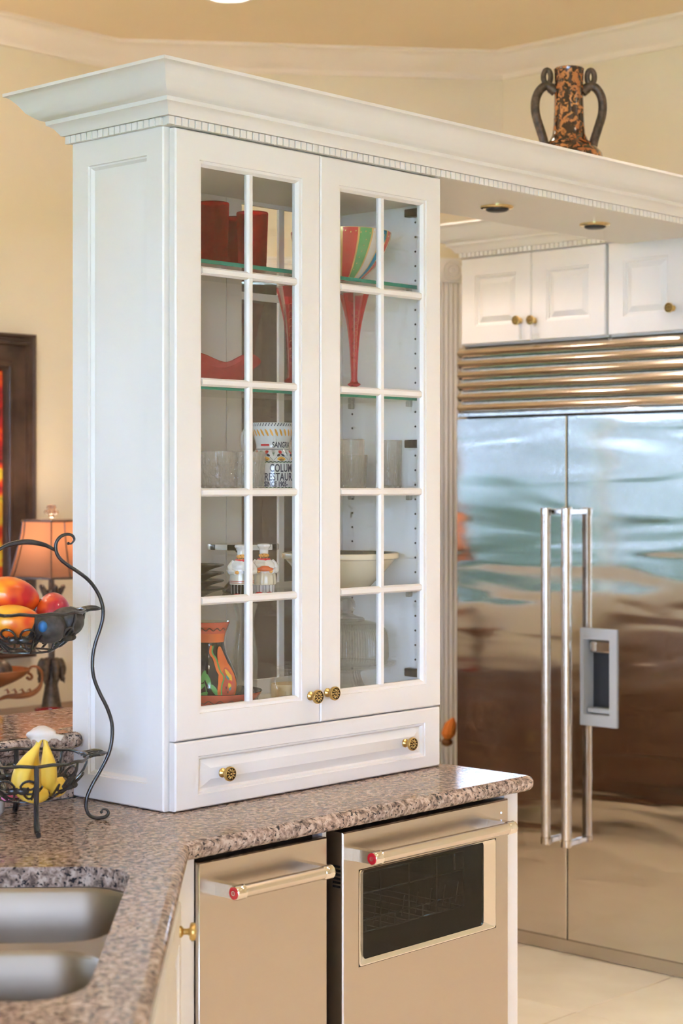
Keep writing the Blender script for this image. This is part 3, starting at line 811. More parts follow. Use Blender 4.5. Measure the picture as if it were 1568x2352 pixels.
# ================================================================== REFRIGERATOR
XF_ = 2.501
fr = thing('refrigerator', 'large stainless side-by-side refrigerator with louvred top grille', 'refrigerator', (2.80,.615,0))
obj('body', MB().box(XF_+.05,3.13,.012,1.216,.0,2.128), 'dark_plastic', fr)
def steel_door(name, y0, y1, cut=None):
    F = frame((XF_,0,0), UY, UZ, -UX); r = [(y0,y1,.052,1.868,-.045),(y0,y1,.052,1.868,-.003),(y0+.003,y1-.003,.055,1.865,0)]
    if cut: m_ = MB().rects(F, r+[(*cut,0),(*cut,-.045)], hole=True)
    else: m_ = MB().rects(F, r)
    return obj(name, m_, 'fridge_steel', fr, smooth=20)
dL = steel_door('door', .7345, 1.224)
CUT = (.524,.668,.806,1.133)
dR = steel_door('door', .004, .7295, CUT)
def fr_handle(door, y):
    xb = XF_-.062; r = .0165
    h = obj('handle', MB().tube([(xb,y,.392),(xb,y,1.540)], r, 20), 'handle_steel', door)
    for z0, z1 in ((1.522,1.548),(.386,.412)):
        obj('end_cap', MB().lathe([(r*.95,0),(r*1.12,.002),(r*1.12,z1-z0-.002),(r*.95,z1-z0)], 20, (xb,y,z0)).box(xb,XF_+.0005,y-.010,y+.010,z0+.004,z1-.004,.002), 'louvre_steel', door)
fr_handle(dL, .775); fr_handle(dR, .690)
# dispenser
FF = frame((XF_,0,0), UY, UZ, -UX)
dsp = MB().rects(FF, [(CUT[0]-.003,CUT[1]+.004,CUT[2]-.003,CUT[3]+.004,0),(CUT[0]-.003,CUT[1]+.004,CUT[2]-.003,CUT[3]+.004,.006),(CUT[0]+.026,CUT[1]-.012,CUT[2]+.036,CUT[3]-.034,.008),(CUT[0]+.027,CUT[1]-.013,CUT[2]+.037,CUT[3]-.035,-.07)], hole=False, cap=False)
obj('dispenser_frame', dsp, 'grey_plastic', dR, smooth=20)
obj('dispenser_well', MB().add([FF(*p) for p in [(CUT[0]+.02,CUT[2]+.03,-.07),(CUT[1]-.01,CUT[2]+.03,-.07),(CUT[1]-.01,CUT[3]-.03,-.07),(CUT[0]+.02,CUT[3]-.03,-.07)]], [(0,1,2,3)]), 'dark_plastic', dR)
obj('dispenser_head', MB().box(XF_+.012,XF_+.06,CUT[0]+.03,CUT[1]-.02,1.052,1.095,.006), 'louvre_steel', dR)
obj('drip_tray', MB().box(XF_+.004,XF_+.065,CUT[0]+.03,CUT[1]-.018,.846,.862,.003), 'grey_plastic', dR)
# louvred grille
gy0, gy1 = .010, 1.2175
obj('grille_back', MB().box(XF_+.030,XF_+.06,gy0,gy1,1.884,2.129), 'black_gap', fr)
lv = [(.024,.0),(.010,.0015),(-.004,.0140),(-.0055,.0170),(-.0045,.0200),(.012,.0385),(.024,.0392)]
lm = build_mesh('louvre', MB().loft([[(x, y, z) for x, z in lv] for y in (gy0-.61, gy1-.61)], True, True, True), 'louvre_steel', smooth=30)
for k in range(6):
    rinst('louvre', lm, fr, (XF_, .61, 1.889+.0398*k))
obj('grille_sill', MB().box(XF_-.003,XF_+.03,gy0,gy1,1.874,1.8885,.002), 'louvre_steel', fr)
obj('kick_plate', MB().box(XF_+.012,XF_+.03,.01,1.218,.002,.048,.001), 'stainless', fr)

# cabinets above the refrigerator
FC = frame((XF_+.021,0,0), UY, UZ, -UX)
fc1 = thing('over_fridge_cabinet', 'white two-door cabinet above the left half of the refrigerator', 'cabinet', (2.82,.886,2.131), 0, 'cabinets over the refrigerator')
obj('body', MB().box(XF_+.0215,3.14,.571,1.205,2.131,2.53), 'white_paint', fc1)
a_ = panel_door(fc1, 'door', FC, (.8875,1.203,2.137,2.449), .065, fi=.020); b2 = panel_door(fc1, 'door', FC, (.573,.8855,2.137,2.449), .065, fi=.020)
rinst('knob', KNOB, a_, (XF_,.934,2.209), R_W); rinst('knob', KNOB, b2, (XF_,.871,2.206), R_W)
fc2 = thing('over_fridge_cabinet', 'white cabinet above the right half of the refrigerator, under the overhead bridge', 'cabinet', (2.82,.25,2.131), 0, 'cabinets over the refrigerator')
obj('body', MB().box(XF_+.0215,3.14,-.05,.5605,2.131,2.53), 'white_paint', fc2)
c2_ = panel_door(fc2, 'door', FC, (.262,.5605,2.137,2.449), .060, fi=.020); d2_ = panel_door(fc2, 'door', FC, (-.045,.258,2.137,2.449), .060, fi=.020)
rinst('knob', KNOB, c2_, (XF_,.303,2.211), R_W); rinst('knob', KNOB, d2_, (XF_,.217,2.211), R_W)
fcr = thing('fridge_cornice', 'white crown moulding with dentils above the refrigerator cabinets', 'cornice', (2.6,.85,2.455))
P2 = [(o, z+.046) for o, z in PROF]
obj('crown_moulding', MB().sweep(P2, [(3.14,1.208),(2.4965,1.208),(2.4965,.506)]), 'white_paint', fcr, smooth=30)
obj('fascia', MB().box(2.4975,2.52,.506,1.206,2.4515,2.50), 'white_paint', fcr)
y = 1.197
while y > .51:
    rinst('dentil', dent, fcr, (2.4945, y, 2.4608), (0,0,radians(90))); y -= .0195

# ================================================================== AMPHORA ON THE BRIDGE
am = thing('amphora_vase', 'tortoiseshell-patterned two-handled vase standing on top of the white bridge', 'vase', (1.86,.262,2.516))
pr = [(.055,0),(.062,.004),(.075,.02),(.098,.06),(.106,.085),(.100,.112),(.080,.134),(.060,.150),(.050,.17),(.047,.20),(.0445,.26),(.043,.32),(.0445,.36),(.046,.368),(.043,.371),(.039,.365),(.038,.30),(.001,.29)]
obj('body', MB().lathe(pr, 48), 'leopard', am, world=False)
for s in (-1, 1):
    ang = radians(-46)
    def pt(x, z): return (x*s*cos(ang), x*s*sin(ang), z)
    path = [pt(.040,.300),(pt(.066,.318)),pt(.088,.305),pt(.101,.275),pt(.101,.235),pt(.088,.190),pt(.077,.155),pt(.072,.130)]
    h = MB().tube(catmull(path, 5), [.016]*4+[.0135]*32, 12)
    obj('handle', h, 'bronze_dark', am, world=False)
    lp = [pt(.066+.015*cos(t)*.75, .345+.021*sin(t)) for t in [2*pi*i/20 for i in range(20)]]
    obj('handle_loop', MB().tube(lp, .0085, 10, closed=True), 'bronze_dark', am, world=False)
    sc = [pt(.072+.0145*(1-i/26)*cos(i*.5-1.2), .118+.0145*(1-i/26)*sin(i*.5-1.2)) for i in range(24)]
    obj('handle_scroll', MB().tube(sc, .0065, 8).sphere(pt(.072,.118), .007), 'bronze_dark', am, world=False)

# ================================================================== THINGS IN THE GLASS CABINET
def rfun(prof):
    pts = [(z, r) for r, z in prof]
    def f(z):
        for (z0, r0), (z1, r1) in zip(pts, pts[1:]):
            if z0 <= z <= z1 and z1 > z0: return r0+(r1-r0)*(z-z0)/(z1-z0)
        return pts[-1][1]
    return f
def smooth_prof(pr, sub=4): return [(max(p.x, .0005), p.y) for p in catmull([(r, z, 0) for r, z in pr], sub)]
def surf(rf, az, z, eps): r = rf(z)+eps; return (r*cos(az), r*sin(az), z)
def blob(mb, rf, az, z, a, b, rot=0, eps=.0006, mi=0, n=16, power=1.0):
    # painted ellipse (a along the girth, b up) hugging the surface of a vessel
    R = max(rf(z), .005); loops = []
    for t in (1.0, .66, .33, .01):
        lp = []
        for i in range(n):
            q = 2*pi*i/n; x = a*t*cos(q); y = b*t*sin(q)*(1-power*.0)
            lp.append(surf(rf, az+(x*cos(rot)-y*sin(rot))/R, z+x*sin(rot)+y*cos(rot), eps))
        loops.append(lp)
    return mb.loft(loops, True, False, True, mi)
def ribbon(mb, rf, pts, w, eps=.0008, mi=0):
    # painted stroke through (azimuth, z) points
    P = catmull([(a, z, 0) for a, z in pts], 5); lo = []; hi = []
    for i, p in enumerate(P):
        q = P[min(i+1, len(P)-1)]; o = P[max(i-1, 0)]; R = max(rf(p.y), .005)
        d = Vector(((q.x-o.x)*R, q.y-o.y)); d = d.normalized() if d.length > 1e-9 else Vector((1,0)); nn = Vector((-d.y, d.x))
        ww = w if not callable(w) else w(i/(len(P)-1))
        lo.append(surf(rf, p.x+nn.x*ww/2/R, p.y+nn.y*ww/2, eps)); hi.append(surf(rf, p.x-nn.x*ww/2/R, p.y-nn.y*ww/2, eps))
    o = len(mb.v); mb.v += lo+hi; k = len(lo)
    for i in range(k-1): mb.f.append([o+i, o+i+1, o+k+i+1, o+k+i]); mb.m.append(mi)
    return mb
def lettering(mb, rf, text, az0, zb, size, bold=.0, eps=.0009, mi=0, spacing=1.05, xs=1.0):
    # writing wrapped round a vessel, starting at azimuth az0, baseline zb; returns the end azimuth
    cu = bpy.data.curves.new('writing', 'FONT'); cu.body = text; cu.size = size; cu.offset = bold; cu.space_character = spacing; cu.resolution_u = 3
    ob = bpy.data.objects.new('writing', cu); COL.objects.link(ob)
    dgp = bpy.context.evaluated_depsgraph_get(); me = bpy.data.meshes.new_from_object(ob.evaluated_get(dgp))
    bm = bmesh.new(); bm.from_mesh(me)
    bmesh.ops.triangulate(bm, faces=bm.faces)
    for _ in range(2):
        lg = [e for e in bm.edges if e.calc_length() > size*.22]
        if lg: bmesh.ops.subdivide_edges(bm, edges=lg, cuts=1); bmesh.ops.triangulate(bm, faces=bm.faces)
    bm.verts.index_update(); R = rf(zb+size*.35); mx_ = 0
    vs = []
    for v in bm.verts:
        mx_ = max(mx_, v.co.x*xs); vs.append(surf(rf, az0+v.co.x*xs/R, zb+v.co.y, eps))
    mb.add(vs, [[v.index for v in f.verts] for f in bm.faces], mi)
    bm.free(); bpy.data.objects.remove(ob); bpy.data.curves.remove(cu); bpy.data.meshes.remove(me)
    return az0+mx_/R
CAMAZ = radians(225)
Z1, Z2, Z3, Z4, Z0 = SH[3], SH[2], SH[1], SH[0], 1.10

# --- red tumblers on the top shelf (cut lower half)
def cut_r(amp, z0, z1, n):
    u_ = n
    def f(a, z, r):
        if r < .02 or z < z0: return r
        if z > z1: return r - amp*.45*max(0, 1-abs(sin(u_*a))*2.2)*max(0, 1-(z-z1)/.045)
        u = n*a/2; w = (z-z0)/(z1-z0)*pi*3.0
        d = min(abs(sin(u+w)), abs(sin(u-w)))
        return r - amp*(1-min(d*3.2, 1))
    return f
def cup_prof(r0, r1, h, t=.0028, rows=26):
    p = [(r0*.9,0),(r0,.002)]
    for i in range(rows+1): p.append((r0+(r1-r0)*i/rows, .004+(h-.006)*i/rows))
    p += [(r1-t*.4,h),(r1-t,h-.002)]
    for i in range(6): p.append((r1-t-(r1-r0)*(i+1)/6, h-.002-(h-.014)*(i+1)/6))
    p += [(r0*.6,.011),(.0006,.0105)]
    return p
rc_me = build_mesh('red_tumbler', MB().lathe(cup_prof(.0335,.038,.143,.0028,44), 108, rf=cut_r(.0022,.006,.072,12)), 'ruby_glass', smooth=30)
for (x, y, lab) in ((.240,.100,'ruby red cut-glass tumbler at the left end of the top glass shelf'), (.405,.139,'ruby red cut-glass tumbler behind the left door muntin on the top shelf'), (.437,.232,'ruby red cut-glass tumbler standing behind the two front red tumblers')):
    o = bpy.data.objects.new('red_tumbler', rc_me); COL.objects.link(o); o.location = (x, y, Z1+.0005); o['label'] = lab; o['category'] = 'tumbler'; o['group'] = 'red tumblers on the top shelf'

# --- striped bowl
bp = smooth_prof([(.032,0),(.036,.002),(.054,.012),(.084,.040),(.108,.075),(.1235,.108),(.1275,.128)], 5) + [(.1275,.1292),(.1255,.1292)] + smooth_prof([(.1245,.127),(.119,.106),(.104,.074),(.080,.042),(.050,.016),(.001,.010)], 4)
sq = [0]*7+[4]+[1]*6+[4]+[3]*5+[4]+[2]*4+[4]+[0]*5+[4]+[3]*4+[4]
sb_ = MB().lathe(bp, 144, mf=lambda i, r: 4 if r in (30,31) else sq[(i+21) % len(sq)])
sbo = thing('striped_bowl', 'deep bowl with red, green, white and blue stripes on the top glass shelf', 'bowl', (.735,.157,Z1+.0005))
obj('shell', sb_, ['bowl_red','bowl_green','bowl_blue','bowl_white','gold_line'], sbo, world=False, smooth=50)
rfb = rfun(bp[:31]); dt = MB()
for k in range(60):
    az = 2*pi*k/60; blob(dt, rfb, az, .119-.003*(k % 2), .0016, .0022, n=8)
for k in range(6):
    for az in (-1.95+.02*k, .2): blob(dt, rfb, az, .03+.014*k, .0013, .0013, n=8)
obj('gold_dots', dt, 'gold_line', sbo, world=False)

# --- trumpet flutes
fp = smooth_prof([(.012,.030),(.0085,.040),(.0085,.060),(.0105,.100),(.0135,.140),(.019,.180),(.028,.220),(.0375,.255)], 4)
inn = [(max(r-.0016,.001), z+.0005) for r, z in fp[::-1]]
stripes = lambda i, r: 0 if (i % 12) < 6 else 1
def flute(x, y, lab, rot):
    t = thing('trumpet_flute', lab, 'glass', (x, y, Z2+.0005), rot, 'red striped flutes')
    obj('trumpet', MB().lathe(fp+inn, 48, mf=stripes), ['flute_red','flute_clear'], t, world=False, smooth=50)
    obj('collar', MB().lathe(smooth_prof([(.006,.022),(.014,.026),(.0165,.029),(.013,.0315),(.009,.034)], 3), 28), 'flute_red', t, world=False)
    obj('foot', MB().lathe(smooth_prof([(.030,0),(.031,.002),(.022,.005),(.008,.010),(.0065,.018),(.008,.023)], 3), 32), 'clear_glass', t, world=False, smooth=50)
    rff = rfun(fp); sw = MB()
    for k in range(9):
        z = .07+.017*k; r = .002+.0008*k
        ribbon(sw, rff, [(CAMAZ-rot+radians(6)+ (r*cos(q))/rff(z), z+r*sin(q)) for q in (-1.8,-.4,1.0,2.4,3.6)], .0004)
    obj('gilt_scrolls', sw, 'gold_line', t, world=False)
flute(.515,.118,'red striped trumpet flute behind the left door, beside its right edge', radians(12)); flute(.735,.112,'red striped trumpet flute behind the right door', radians(-6))

# --- ruffled pink bowl
def ruffle(a, z, r): return r*(1+.10*(z/.075)**2*sin(5*a+.6))
rp = smooth_prof([(.045,0),(.052,.003),(.075,.018),(.098,.042),(.117,.066)], 4)
rpb = MB()
lo = []
for (r, z, s_) in [(r, z, 1) for r, z in rp]+[(max(r-.003,.002), z+.002, 1) for r, z in rp[::-1]]+[(.002,.004,1)]:
    lo.append([(ruffle(2*pi*i/72, z, r)*cos(2*pi*i/72), ruffle(2*pi*i/72, z, r)*sin(2*pi*i/72), z+.012*(z/.07)**3*sin(5*2*pi*i/72+2.0)) for i in range(72)])
rpb.loft(lo, True, True, True)
solo('ruffled_bowl', rpb, 'pink_glass', 'pink glass bowl with a wavy ruffled rim on the second shelf', 'bowl', (.272,.150,Z2+.0005), smooth=60)

# --- crystal tumblers and highballs
tm = build_mesh('crystal_tumbler', MB().lathe(cup_prof(.0375,.041,.092,.003,40), 120, rf=cut_r(.0034,.006,.064,12)), 'crystal', smooth=24)
hm = build_mesh('crystal_highball', MB().lathe(cup_prof(.030,.033,.128,.003,48), 120, rf=cut_r(.0030,.006,.070,10)), 'crystal', smooth=24)
for (me, x, y, cat, lab) in ((tm,.243,.088,'tumbler','short cut-crystal tumbler at the far left of the third shelf'), (tm,.336,.082,'tumbler','short cut-crystal tumbler just left of the lettered pitcher'), (tm,.395,.236,'tumbler','short cut-crystal tumbler behind the lettered pitcher'),
    (hm,.282,.232,'glass','tall cut-crystal highball at the left end, behind the short tumblers'), (hm,.634,.215,'glass','tall cut-crystal highball just right of the lettered pitcher'), (hm,.712,.100,'glass','tall cut-crystal highball behind the left side of the right door'), (hm,.850,.096,'glass','tall cut-crystal highball behind the right side of the right door'),
    (tm,.760,.215,'tumbler','short cut-crystal tumbler behind the tall highballs, the left one'), (tm,.846,.222,'tumbler','short cut-crystal tumbler in the back right corner of the third shelf')):
    o = bpy.data.objects.new(me.name.split('.')[0], me); COL.objects.link(o); o.location = (x, y, Z3+.0005); o.rotation_euler = (0,0,random.uniform(0,1)); o['label'] = lab; o['category'] = cat; o['group'] = 'cut crystal on the third shelf'

# --- lettered ceramic pitcher
pp = smooth_prof([(.054,0),(.0590,.003),(.0600,.012),(.0600,.050),(.0588,.066),(.0525,.083),(.0445,.095),(.0400,.104),(.0420,.118),(.0475,.138),(.0505,.156),(.0515,.163)], 5)
rfp = rfun(pp)
scal = lambda a, z, r: r*(1+(.018*abs(sin(14*a)) if z > .158 else 0))
pi_ = [(max(r-.004,.001), z) for r, z in pp[::-1] if z > .006]
pt_ = thing('sangria_pitcher', 'white ceramic pitcher with painted flowers and dark lettering on the third shelf', 'pitcher', (.463,.128,Z3+.0005))
obj('body', MB().lathe(pp+pi_+[(.001,.006)], 84, rf=scal), 'glaze_white', pt_, world=False, smooth=50)
ha = CAMAZ-radians(100)
hp = [(r*cos(ha), r*sin(ha), z) for r, z in ((.044,.150),(.060,.152),(.072,.135),(.073,.110),(.066,.085),(.054,.066))]
obj('handle', MB().tube(catmull(hp, 5), .006, 10, flat=1.5), 'glaze_white', pt_, world=False)
ink = MB()
lettering(ink, rfp, 'RESTAURANT', CAMAZ-radians(19), .0250, .0255, .0006, xs=.64)
lettering(ink, rfp, 'COLUMBIA', CAMAZ-radians(7), .0455, .0265, .0006, xs=.60)
lettering(ink, rfp, 'SINCE 1905-', CAMAZ-radians(19), .0108, .0165, .0006, spacing=1.0, xs=.66)
lettering(ink, rfp, 'SANGRIA', CAMAZ-radians(2), .1035, .0190, .0005, spacing=1.0, xs=.64)
for zb in (.0985,.1003,.0705): ribbon(ink, rfp, [(2*pi*k/40, zb) for k in range(41)], .0008)
for k in range(44):
    az = 2*pi*k/44; ribbon(ink, rfp, [(az, .1545), (az+.07, .1615)], .0018)
obj('lettering', ink, 'paint_navy', pt_, world=False, label='dark blue hand-lettered writing')
orn = MB()
for k in range(26):
    az = 2*pi*k/26; blob(orn, rfp, az, .139, .0026, .0095, rot=radians(24), n=12, mi=0)
for k in range(6): blob(orn, rfp, CAMAZ-radians(40)+.085*k, .1095, .0030, .0026, n=10, mi=1)
for k in range(9):
    az = 2*pi*k/9+.12
    blob(orn, rfp, az, .0925, .0042, .0042, mi=1); blob(orn, rfp, az-.04, .0945, .0022, .0020, mi=1); blob(orn, rfp, az+.05, .0942, .0022, .0020, mi=1)
    blob(orn, rfp, az-.10, .0855, .0048, .0026, rot=.5, mi=3); blob(orn, rfp, az+.10, .0855, .0048, .0026, rot=-.5, mi=3)
    for q in range(4): blob(orn, rfp, az+.349, .095-.0032*q, .0052-.0011*q, .0009, n=8, mi=2)
    blob(orn, rfp, az, .0760, .0105, .0046, mi=4)
    for q in range(5): blob(orn, rfp, az-.12+.06*q, .0790-.0012*abs(q-2), .0020, .0028, n=8, mi=0)
    blob(orn, rfp, az, .0745, .0060, .0026, mi=5)
    ribbon(orn, rfp, [(az-.34,.0725),(az-.17,.0815),(az,.0832),(az+.17,.0815),(az+.34,.0725)], .0007, mi=3, eps=.001)
for zb in (.0682,.0072): ribbon(orn, rfp, [(2*pi*k/80, zb+.0009*(1 if k % 2 else -1)) for k in range(81)], .0020, mi=2)
obj('painted_flowers', orn, ['paint_orange','paint_red','paint_darkgreen','paint_navy','paint_yellow','paint_brown'], pt_, world=False)

# --- black bowls stacked at the left of the fourth shelf
bk = build_mesh('black_bowl', MB().lathe(smooth_prof([(.030,0),(.034,.001),(.038,.004),(.058,.014),(.080,.020),(.0835,.0215),(.0835,.0235),(.079,.0245),(.055,.018),(.03,.008),(.001,.007)], 3), 48), 'glaze_black', smooth=50)
for k in range(4):
    o = bpy.data.objects.new('black_bowl', bk); COL.objects.link(o); o.location = (.187,.128,Z4+.0005+.0172*k+.002); o['category'] = 'bowl'; o['group'] = 'stacked black bowls'
    o['label'] = 'shallow glossy black bowl, ' + ['lowest of the stack on the fourth shelf','second from the bottom of the stack','third from the bottom of the stack','topmost of the stack on the fourth shelf'][k]
    if k == 0: o.location.z = Z4+.0005
    else: o.location.z = Z4+.0005+.0178*k

# --- checkered cake stand
cs = thing('cake_stand', 'cake stand with a black and white checkered rim and black pedestal behind the chef figurines', 'cake stand', (.428,.194,Z4+.0005))
obj('pedestal', MB().lathe(smooth_prof([(.048,0),(.0505,.004),(.049,.010),(.036,.026),(.018,.046),(.0105,.062),(.012,.072),(.0165,.078),(.012,.085),(.014,.094),(.024,.104)], 4), 40), 'glaze_black', cs, world=False, smooth=50)
obj('plate', MB().lathe([(.024,.104),(.078,.1045),(.0855,.105),(.0862,.107),(.0862,.1165),(.085,.118),(.078,.1175),(.001,.1175)], 72, mf=lambda i, r: 1 if r in (2,3,4) and (i % 8) < 3 and not (42 < i < 51) else 0), ['glaze_white','glaze_black'], cs, world=False, smooth=40)

# --- chef figurines
def chef(x, y, rot, lab, kind):
    t = thing('chef_figurine', lab, 'figurine', (x, y, Z4+.0005), rot, 'chef salt and pepper figurines')
    legm = 'glaze_black' if kind == 0 else 'glaze_cream'
    lg = MB()
    for s in (-1, 1): lg.lathe(smooth_prof([(.0135,.005),(.0145,.015),(.0155,.036)], 3), 20, (s*.0115,0,0), sy=.95)
    obj('trousers', lg, 'glaze_black' if kind == 0 else 'glaze_white', t, world=False)
    st = MB()
    for s in (-1, 1):
        for q in range(5):
            a = -pi/2+(q-2)*.55; st.tube([(s*.0115+.0146*cos(a), .0140*sin(a), .008),(s*.0115+.0158*cos(a), .0152*sin(a), .035)], .0006, 5)
    obj('stripes', st, 'glaze_white' if kind == 0 else 'glaze_grey', t, world=False)
    shm = MB()
    for s in (-1, 1): shm.sphere((s*.0125,-.009,.0052), .0095, .0145, .0052, 14, 8)
    obj('shoes', shm, 'paint_red', t, world=False)
    pl = (lambda a, z, r: r*(1+.045*sin(13*a))) if kind else (lambda a, z, r: r)
    apr = smooth_prof([(.0275,.030),(.0285,.033),(.0275,.048),(.0265,.056)] if kind == 0 else [(.0265,.026),(.0285,.030),(.0275,.044),(.0255,.056)], 3)
    obj('apron', MB().lathe(apr, 60, rf=pl, sy=.88), 'glaze_cream', t, world=False)
    if kind == 0:
        bd = MB()
        for zb in (.0335,.0375): bd.lathe([(.0290,zb),(.0292,zb+.0007),(.0290,zb+.0014)], 40, sy=.88)
        obj('apron_bands', bd, 'glaze_rust', t, world=False)
    bodyp = smooth_prof([(.0255,.052),(.0270,.058),(.0275,.064),(.0250,.076),(.0180,.084),(.0105,.088)], 4)
    bdy = MB().lathe(bodyp, 36, sy=.86)
    bdy.sphere((-.003,-.006,.070), .020, .019, .014, 20, 12)
    obj('jacket', bdy, 'glaze_white', t, world=False, smooth=60)
    am_ = MB()
    for s in (-1, 1): am_.tube(catmull([(s*.0175,0,.082),(s*.0265,-.002,.072),(s*.0275,-.010,.061),(s*.0175,-.022,.0585)], 5), [.0062]*6+[.0075]*6+[.006]*4, 12)
    obj('arms', am_, 'glaze_white', t, world=False, smooth=60)
    hn = MB()
    for s in (-1, 1): hn.sphere((s*.0145,-.0235,.0585), .0048, .0046, .004, 12, 8)
    obj('hands', hn, 'glaze_skin', t, world=False)
    hd = MB().sphere((0,-.001,.0945), .0105, .0105, .0115, 20, 14); hd.sphere((0,-.0125,.0935), .0028, .003, .0026, 10, 6)
    for s in (-1, 1): hd.sphere((s*.0105,0,.0945), .002, .0025, .003, 8, 6)
    obj('head', hd, 'glaze_skin', t, world=False, smooth=60)
    fc = MB()
    fc.tube(catmull([(-.0075,-.0085,.0915),(-.004,-.0112,.0900),(0,-.0120,.0908),(.004,-.0112,.0900),(.0075,-.0085,.0915)], 4), .0009, 6)
    for s in (-1, 1): fc.sphere((s*.0038,-.0100,.0975), .0010, .0008, .0013, 8, 5)
    obj('face_details', fc, 'paint_brown', t, world=False)
    obj('scarf', MB().tube([(.0125*cos(2*pi*i/24), .0115*sin(2*pi*i/24), .0845+.001*sin(i*2.1)) for i in range(24)], .0036, 10, closed=True).sphere((.002,-.0135,.082), .004, .003, .004, 10, 6).tube(catmull([(.003,-.0145,.080),(.006,-.0185,.076),(.0045,-.020,.072)], 4), .0018, 8), 'paint_red', t, world=False)
    ht = MB().lathe(smooth_prof([(.0102,.0985),(.0105,.102),(.0108,.109),(.0135,.1135),(.0158,.1165),(.0150,.1205),(.0095,.1225),(.001,.123)], 4), 32, rf=lambda a, z, r: r*(1+(.05*sin(7*a) if z > .111 else 0)))
    obj('chef_hat', ht, 'glaze_white', t, world=False, smooth=60)
    if kind == 1: obj('serving_tray', MB().sphere((0,-.0265,.0635), .0205, .010, .0055, 24, 10).sphere((0,-.0265,.0675), .0125, .007, .004, 16, 8), 'glaze_orange', t, world=False, label='red and orange dish held in both hands')
    else: obj('stock_pot', MB().lathe([(.0085,.040),(.0095,.041),(.0095,.0595),(.0102,.060),(.0102,.0615),(.0085,.0615),(.001,.0605)], 24, (.010,-.0275,0)), 'grey_plastic', t, world=False)
chef(.296,.062, radians(-36), 'white chef figurine in black striped trousers on the fourth shelf', 0)
chef(.374,.068, radians(-40), 'white chef figurine holding a red dish beside the other chef', 1)

# --- wide cream bowl
cb = smooth_prof([(.066,0),(.072,.002),(.086,.016),(.112,.042),(.132,.066),(.1385,.074)], 5) + smooth_prof([(.1395,.0745),(.1460,.0765),(.1475,.081),(.1470,.0885),(.1440,.0905)], 3)
ci = smooth_prof([(.1405,.089),(.132,.080),(.112,.052),(.086,.024),(.060,.010),(.001,.007)], 4)
cbo = thing('cream_bowl', 'wide cream stoneware bowl with a dark leaf-patterned inside', 'bowl', (.722,.147,Z4+.0005))
obj('shell', MB().lathe(cb, 72, cap1=False), 'glaze_cream', cbo, world=False, smooth=45)
obj('glazed_inside', MB().lathe(ci, 72, cap0=False), 'glaze_grey', cbo, world=False, smooth=50)
rfi = rfun(ci[::-1]); lf = MB()
for k in range(12):
    az = 2*pi*k/12
    for (da, z, a, b, ro) in ((0,.064,.006,.017,0),(.13,.070,.005,.013,.7),(-.13,.070,.005,.013,-.7)): blob(lf, rfi, az+da, z, a, b, ro, eps=-.0008)
obj('leaf_pattern', lf, 'bowl_white', cbo, world=False)

# --- painted vase in its orange dish
vp = smooth_prof([(.038,.004),(.050,.007),(.062,.030),(.0660,.055),(.0620,.080),(.0520,.105),(.0400,.130),(.0345,.150),(.0345,.157)], 5)
vn = smooth_prof([(.0350,.157),(.0355,.166),(.0375,.176)], 3)+smooth_prof([(.0380,.177),(.0430,.190),(.0480,.203)], 3)
dish_o = thing('orange_dish', 'round orange painted dish on the cabinet floor', 'dish', (.268,.120,Z0+.0005))
dpf = smooth_prof([(.062,0),(.068,.002),(.084,.016),(.101,.036),(.1085,.0485)], 4)
obj('shell', MB().lathe(dpf, 64, cap1=False), 'glaze_rust', dish_o, world=False, smooth=50)
obj('glazed_inside', MB().lathe([(.1085,.0485),(.1075,.0497),(.105,.0485),(.097,.035),(.080,.017),(.062,.008),(.001,.007)], 64, cap0=False), 'glaze_navy', dish_o, world=False, smooth=50)
rfd = rfun(dpf); dsq = MB()
ribbon(dsq, rfd, [(2*pi*k/48, .031+.0035*(1 if k % 2 else -1)) for k in range(49)], .0022)
obj('wavy_line', dsq, 'paint_brown', dish_o, world=False)
vs_ = thing('painted_vase', 'dark blue painted vase with orange neck and red leaf standing in the orange dish', 'vase', (.240,.112,Z0+.0082))
obj('body', MB().lathe(vp, 64, cap1=False), 'glaze_navy', vs_, world=False, smooth=55)
obj('neck', MB().lathe(vn+[(.0465,.2035),(.040,.188),(.034,.172),(.033,.150),(.001,.12)], 64, mf=lambda i, r: 0 if r < 7 else (1 if r < 14 else 2), cap0=False, cap1=False), ['glaze_orange','glaze_rust','glaze_cream'], vs_, world=False, smooth=40)
rfv = rfun(vp+vn); pm = MB(); az = CAMAZ+radians(46)
blob(pm, rfv, az, .060, .030, .058, mi=0, n=28, eps=.0007); blob(pm, rfv, az-.05, .112, .014, .036, mi=0, n=24, eps=.0007)
blob(pm, rfv, az-.02, .055, .022, .046, mi=1, n=28, eps=.0010)
lft = [(az-.60,.150),(az-.68,.135),(az-.50,.120),(az-.42,.095),(az-.30,.080),(az-.42,.060),(az-.40,.035),(az-.20,.015)]
ribbon(pm, rfv, lft, .007, eps=.0013, mi=0); ribbon(pm, rfv, [(a+.09, z) for a, z in lft], .0032, eps=.0016, mi=2)
for (da, z, a, b, r, mi) in ((.02,.085,.005,.014,.5,3),(.10,.075,.004,.010,-.3,3),(.0,.060,.005,.007,0,3),(-.06,.078,.003,.006,.6,4),(.02,.053,.003,.005,-.4,4),(.06,.067,.005,.005,0,5)): blob(pm, rfv, az+da, z, a, b, r, eps=.0016, mi=mi)
for k in range(4): blob(pm, rfv, az-.16+.08*k, .056-.011*k, .0018, .0032, eps=.0018, mi=6)
al = CAMAZ-radians(4)
for (da, z, r) in ((-.10,.082,-.2),(.06,.075,.35),(-.22,.058,-1.0),(.28,.052,.55),(-.14,.040,-1.1),(.22,.028,1.0),(-.05,.018,-1.2),(-.4,.07,-.6)): blob(pm, rfv, al+da, z, .0055, .0145, r, eps=.0012, mi=2)
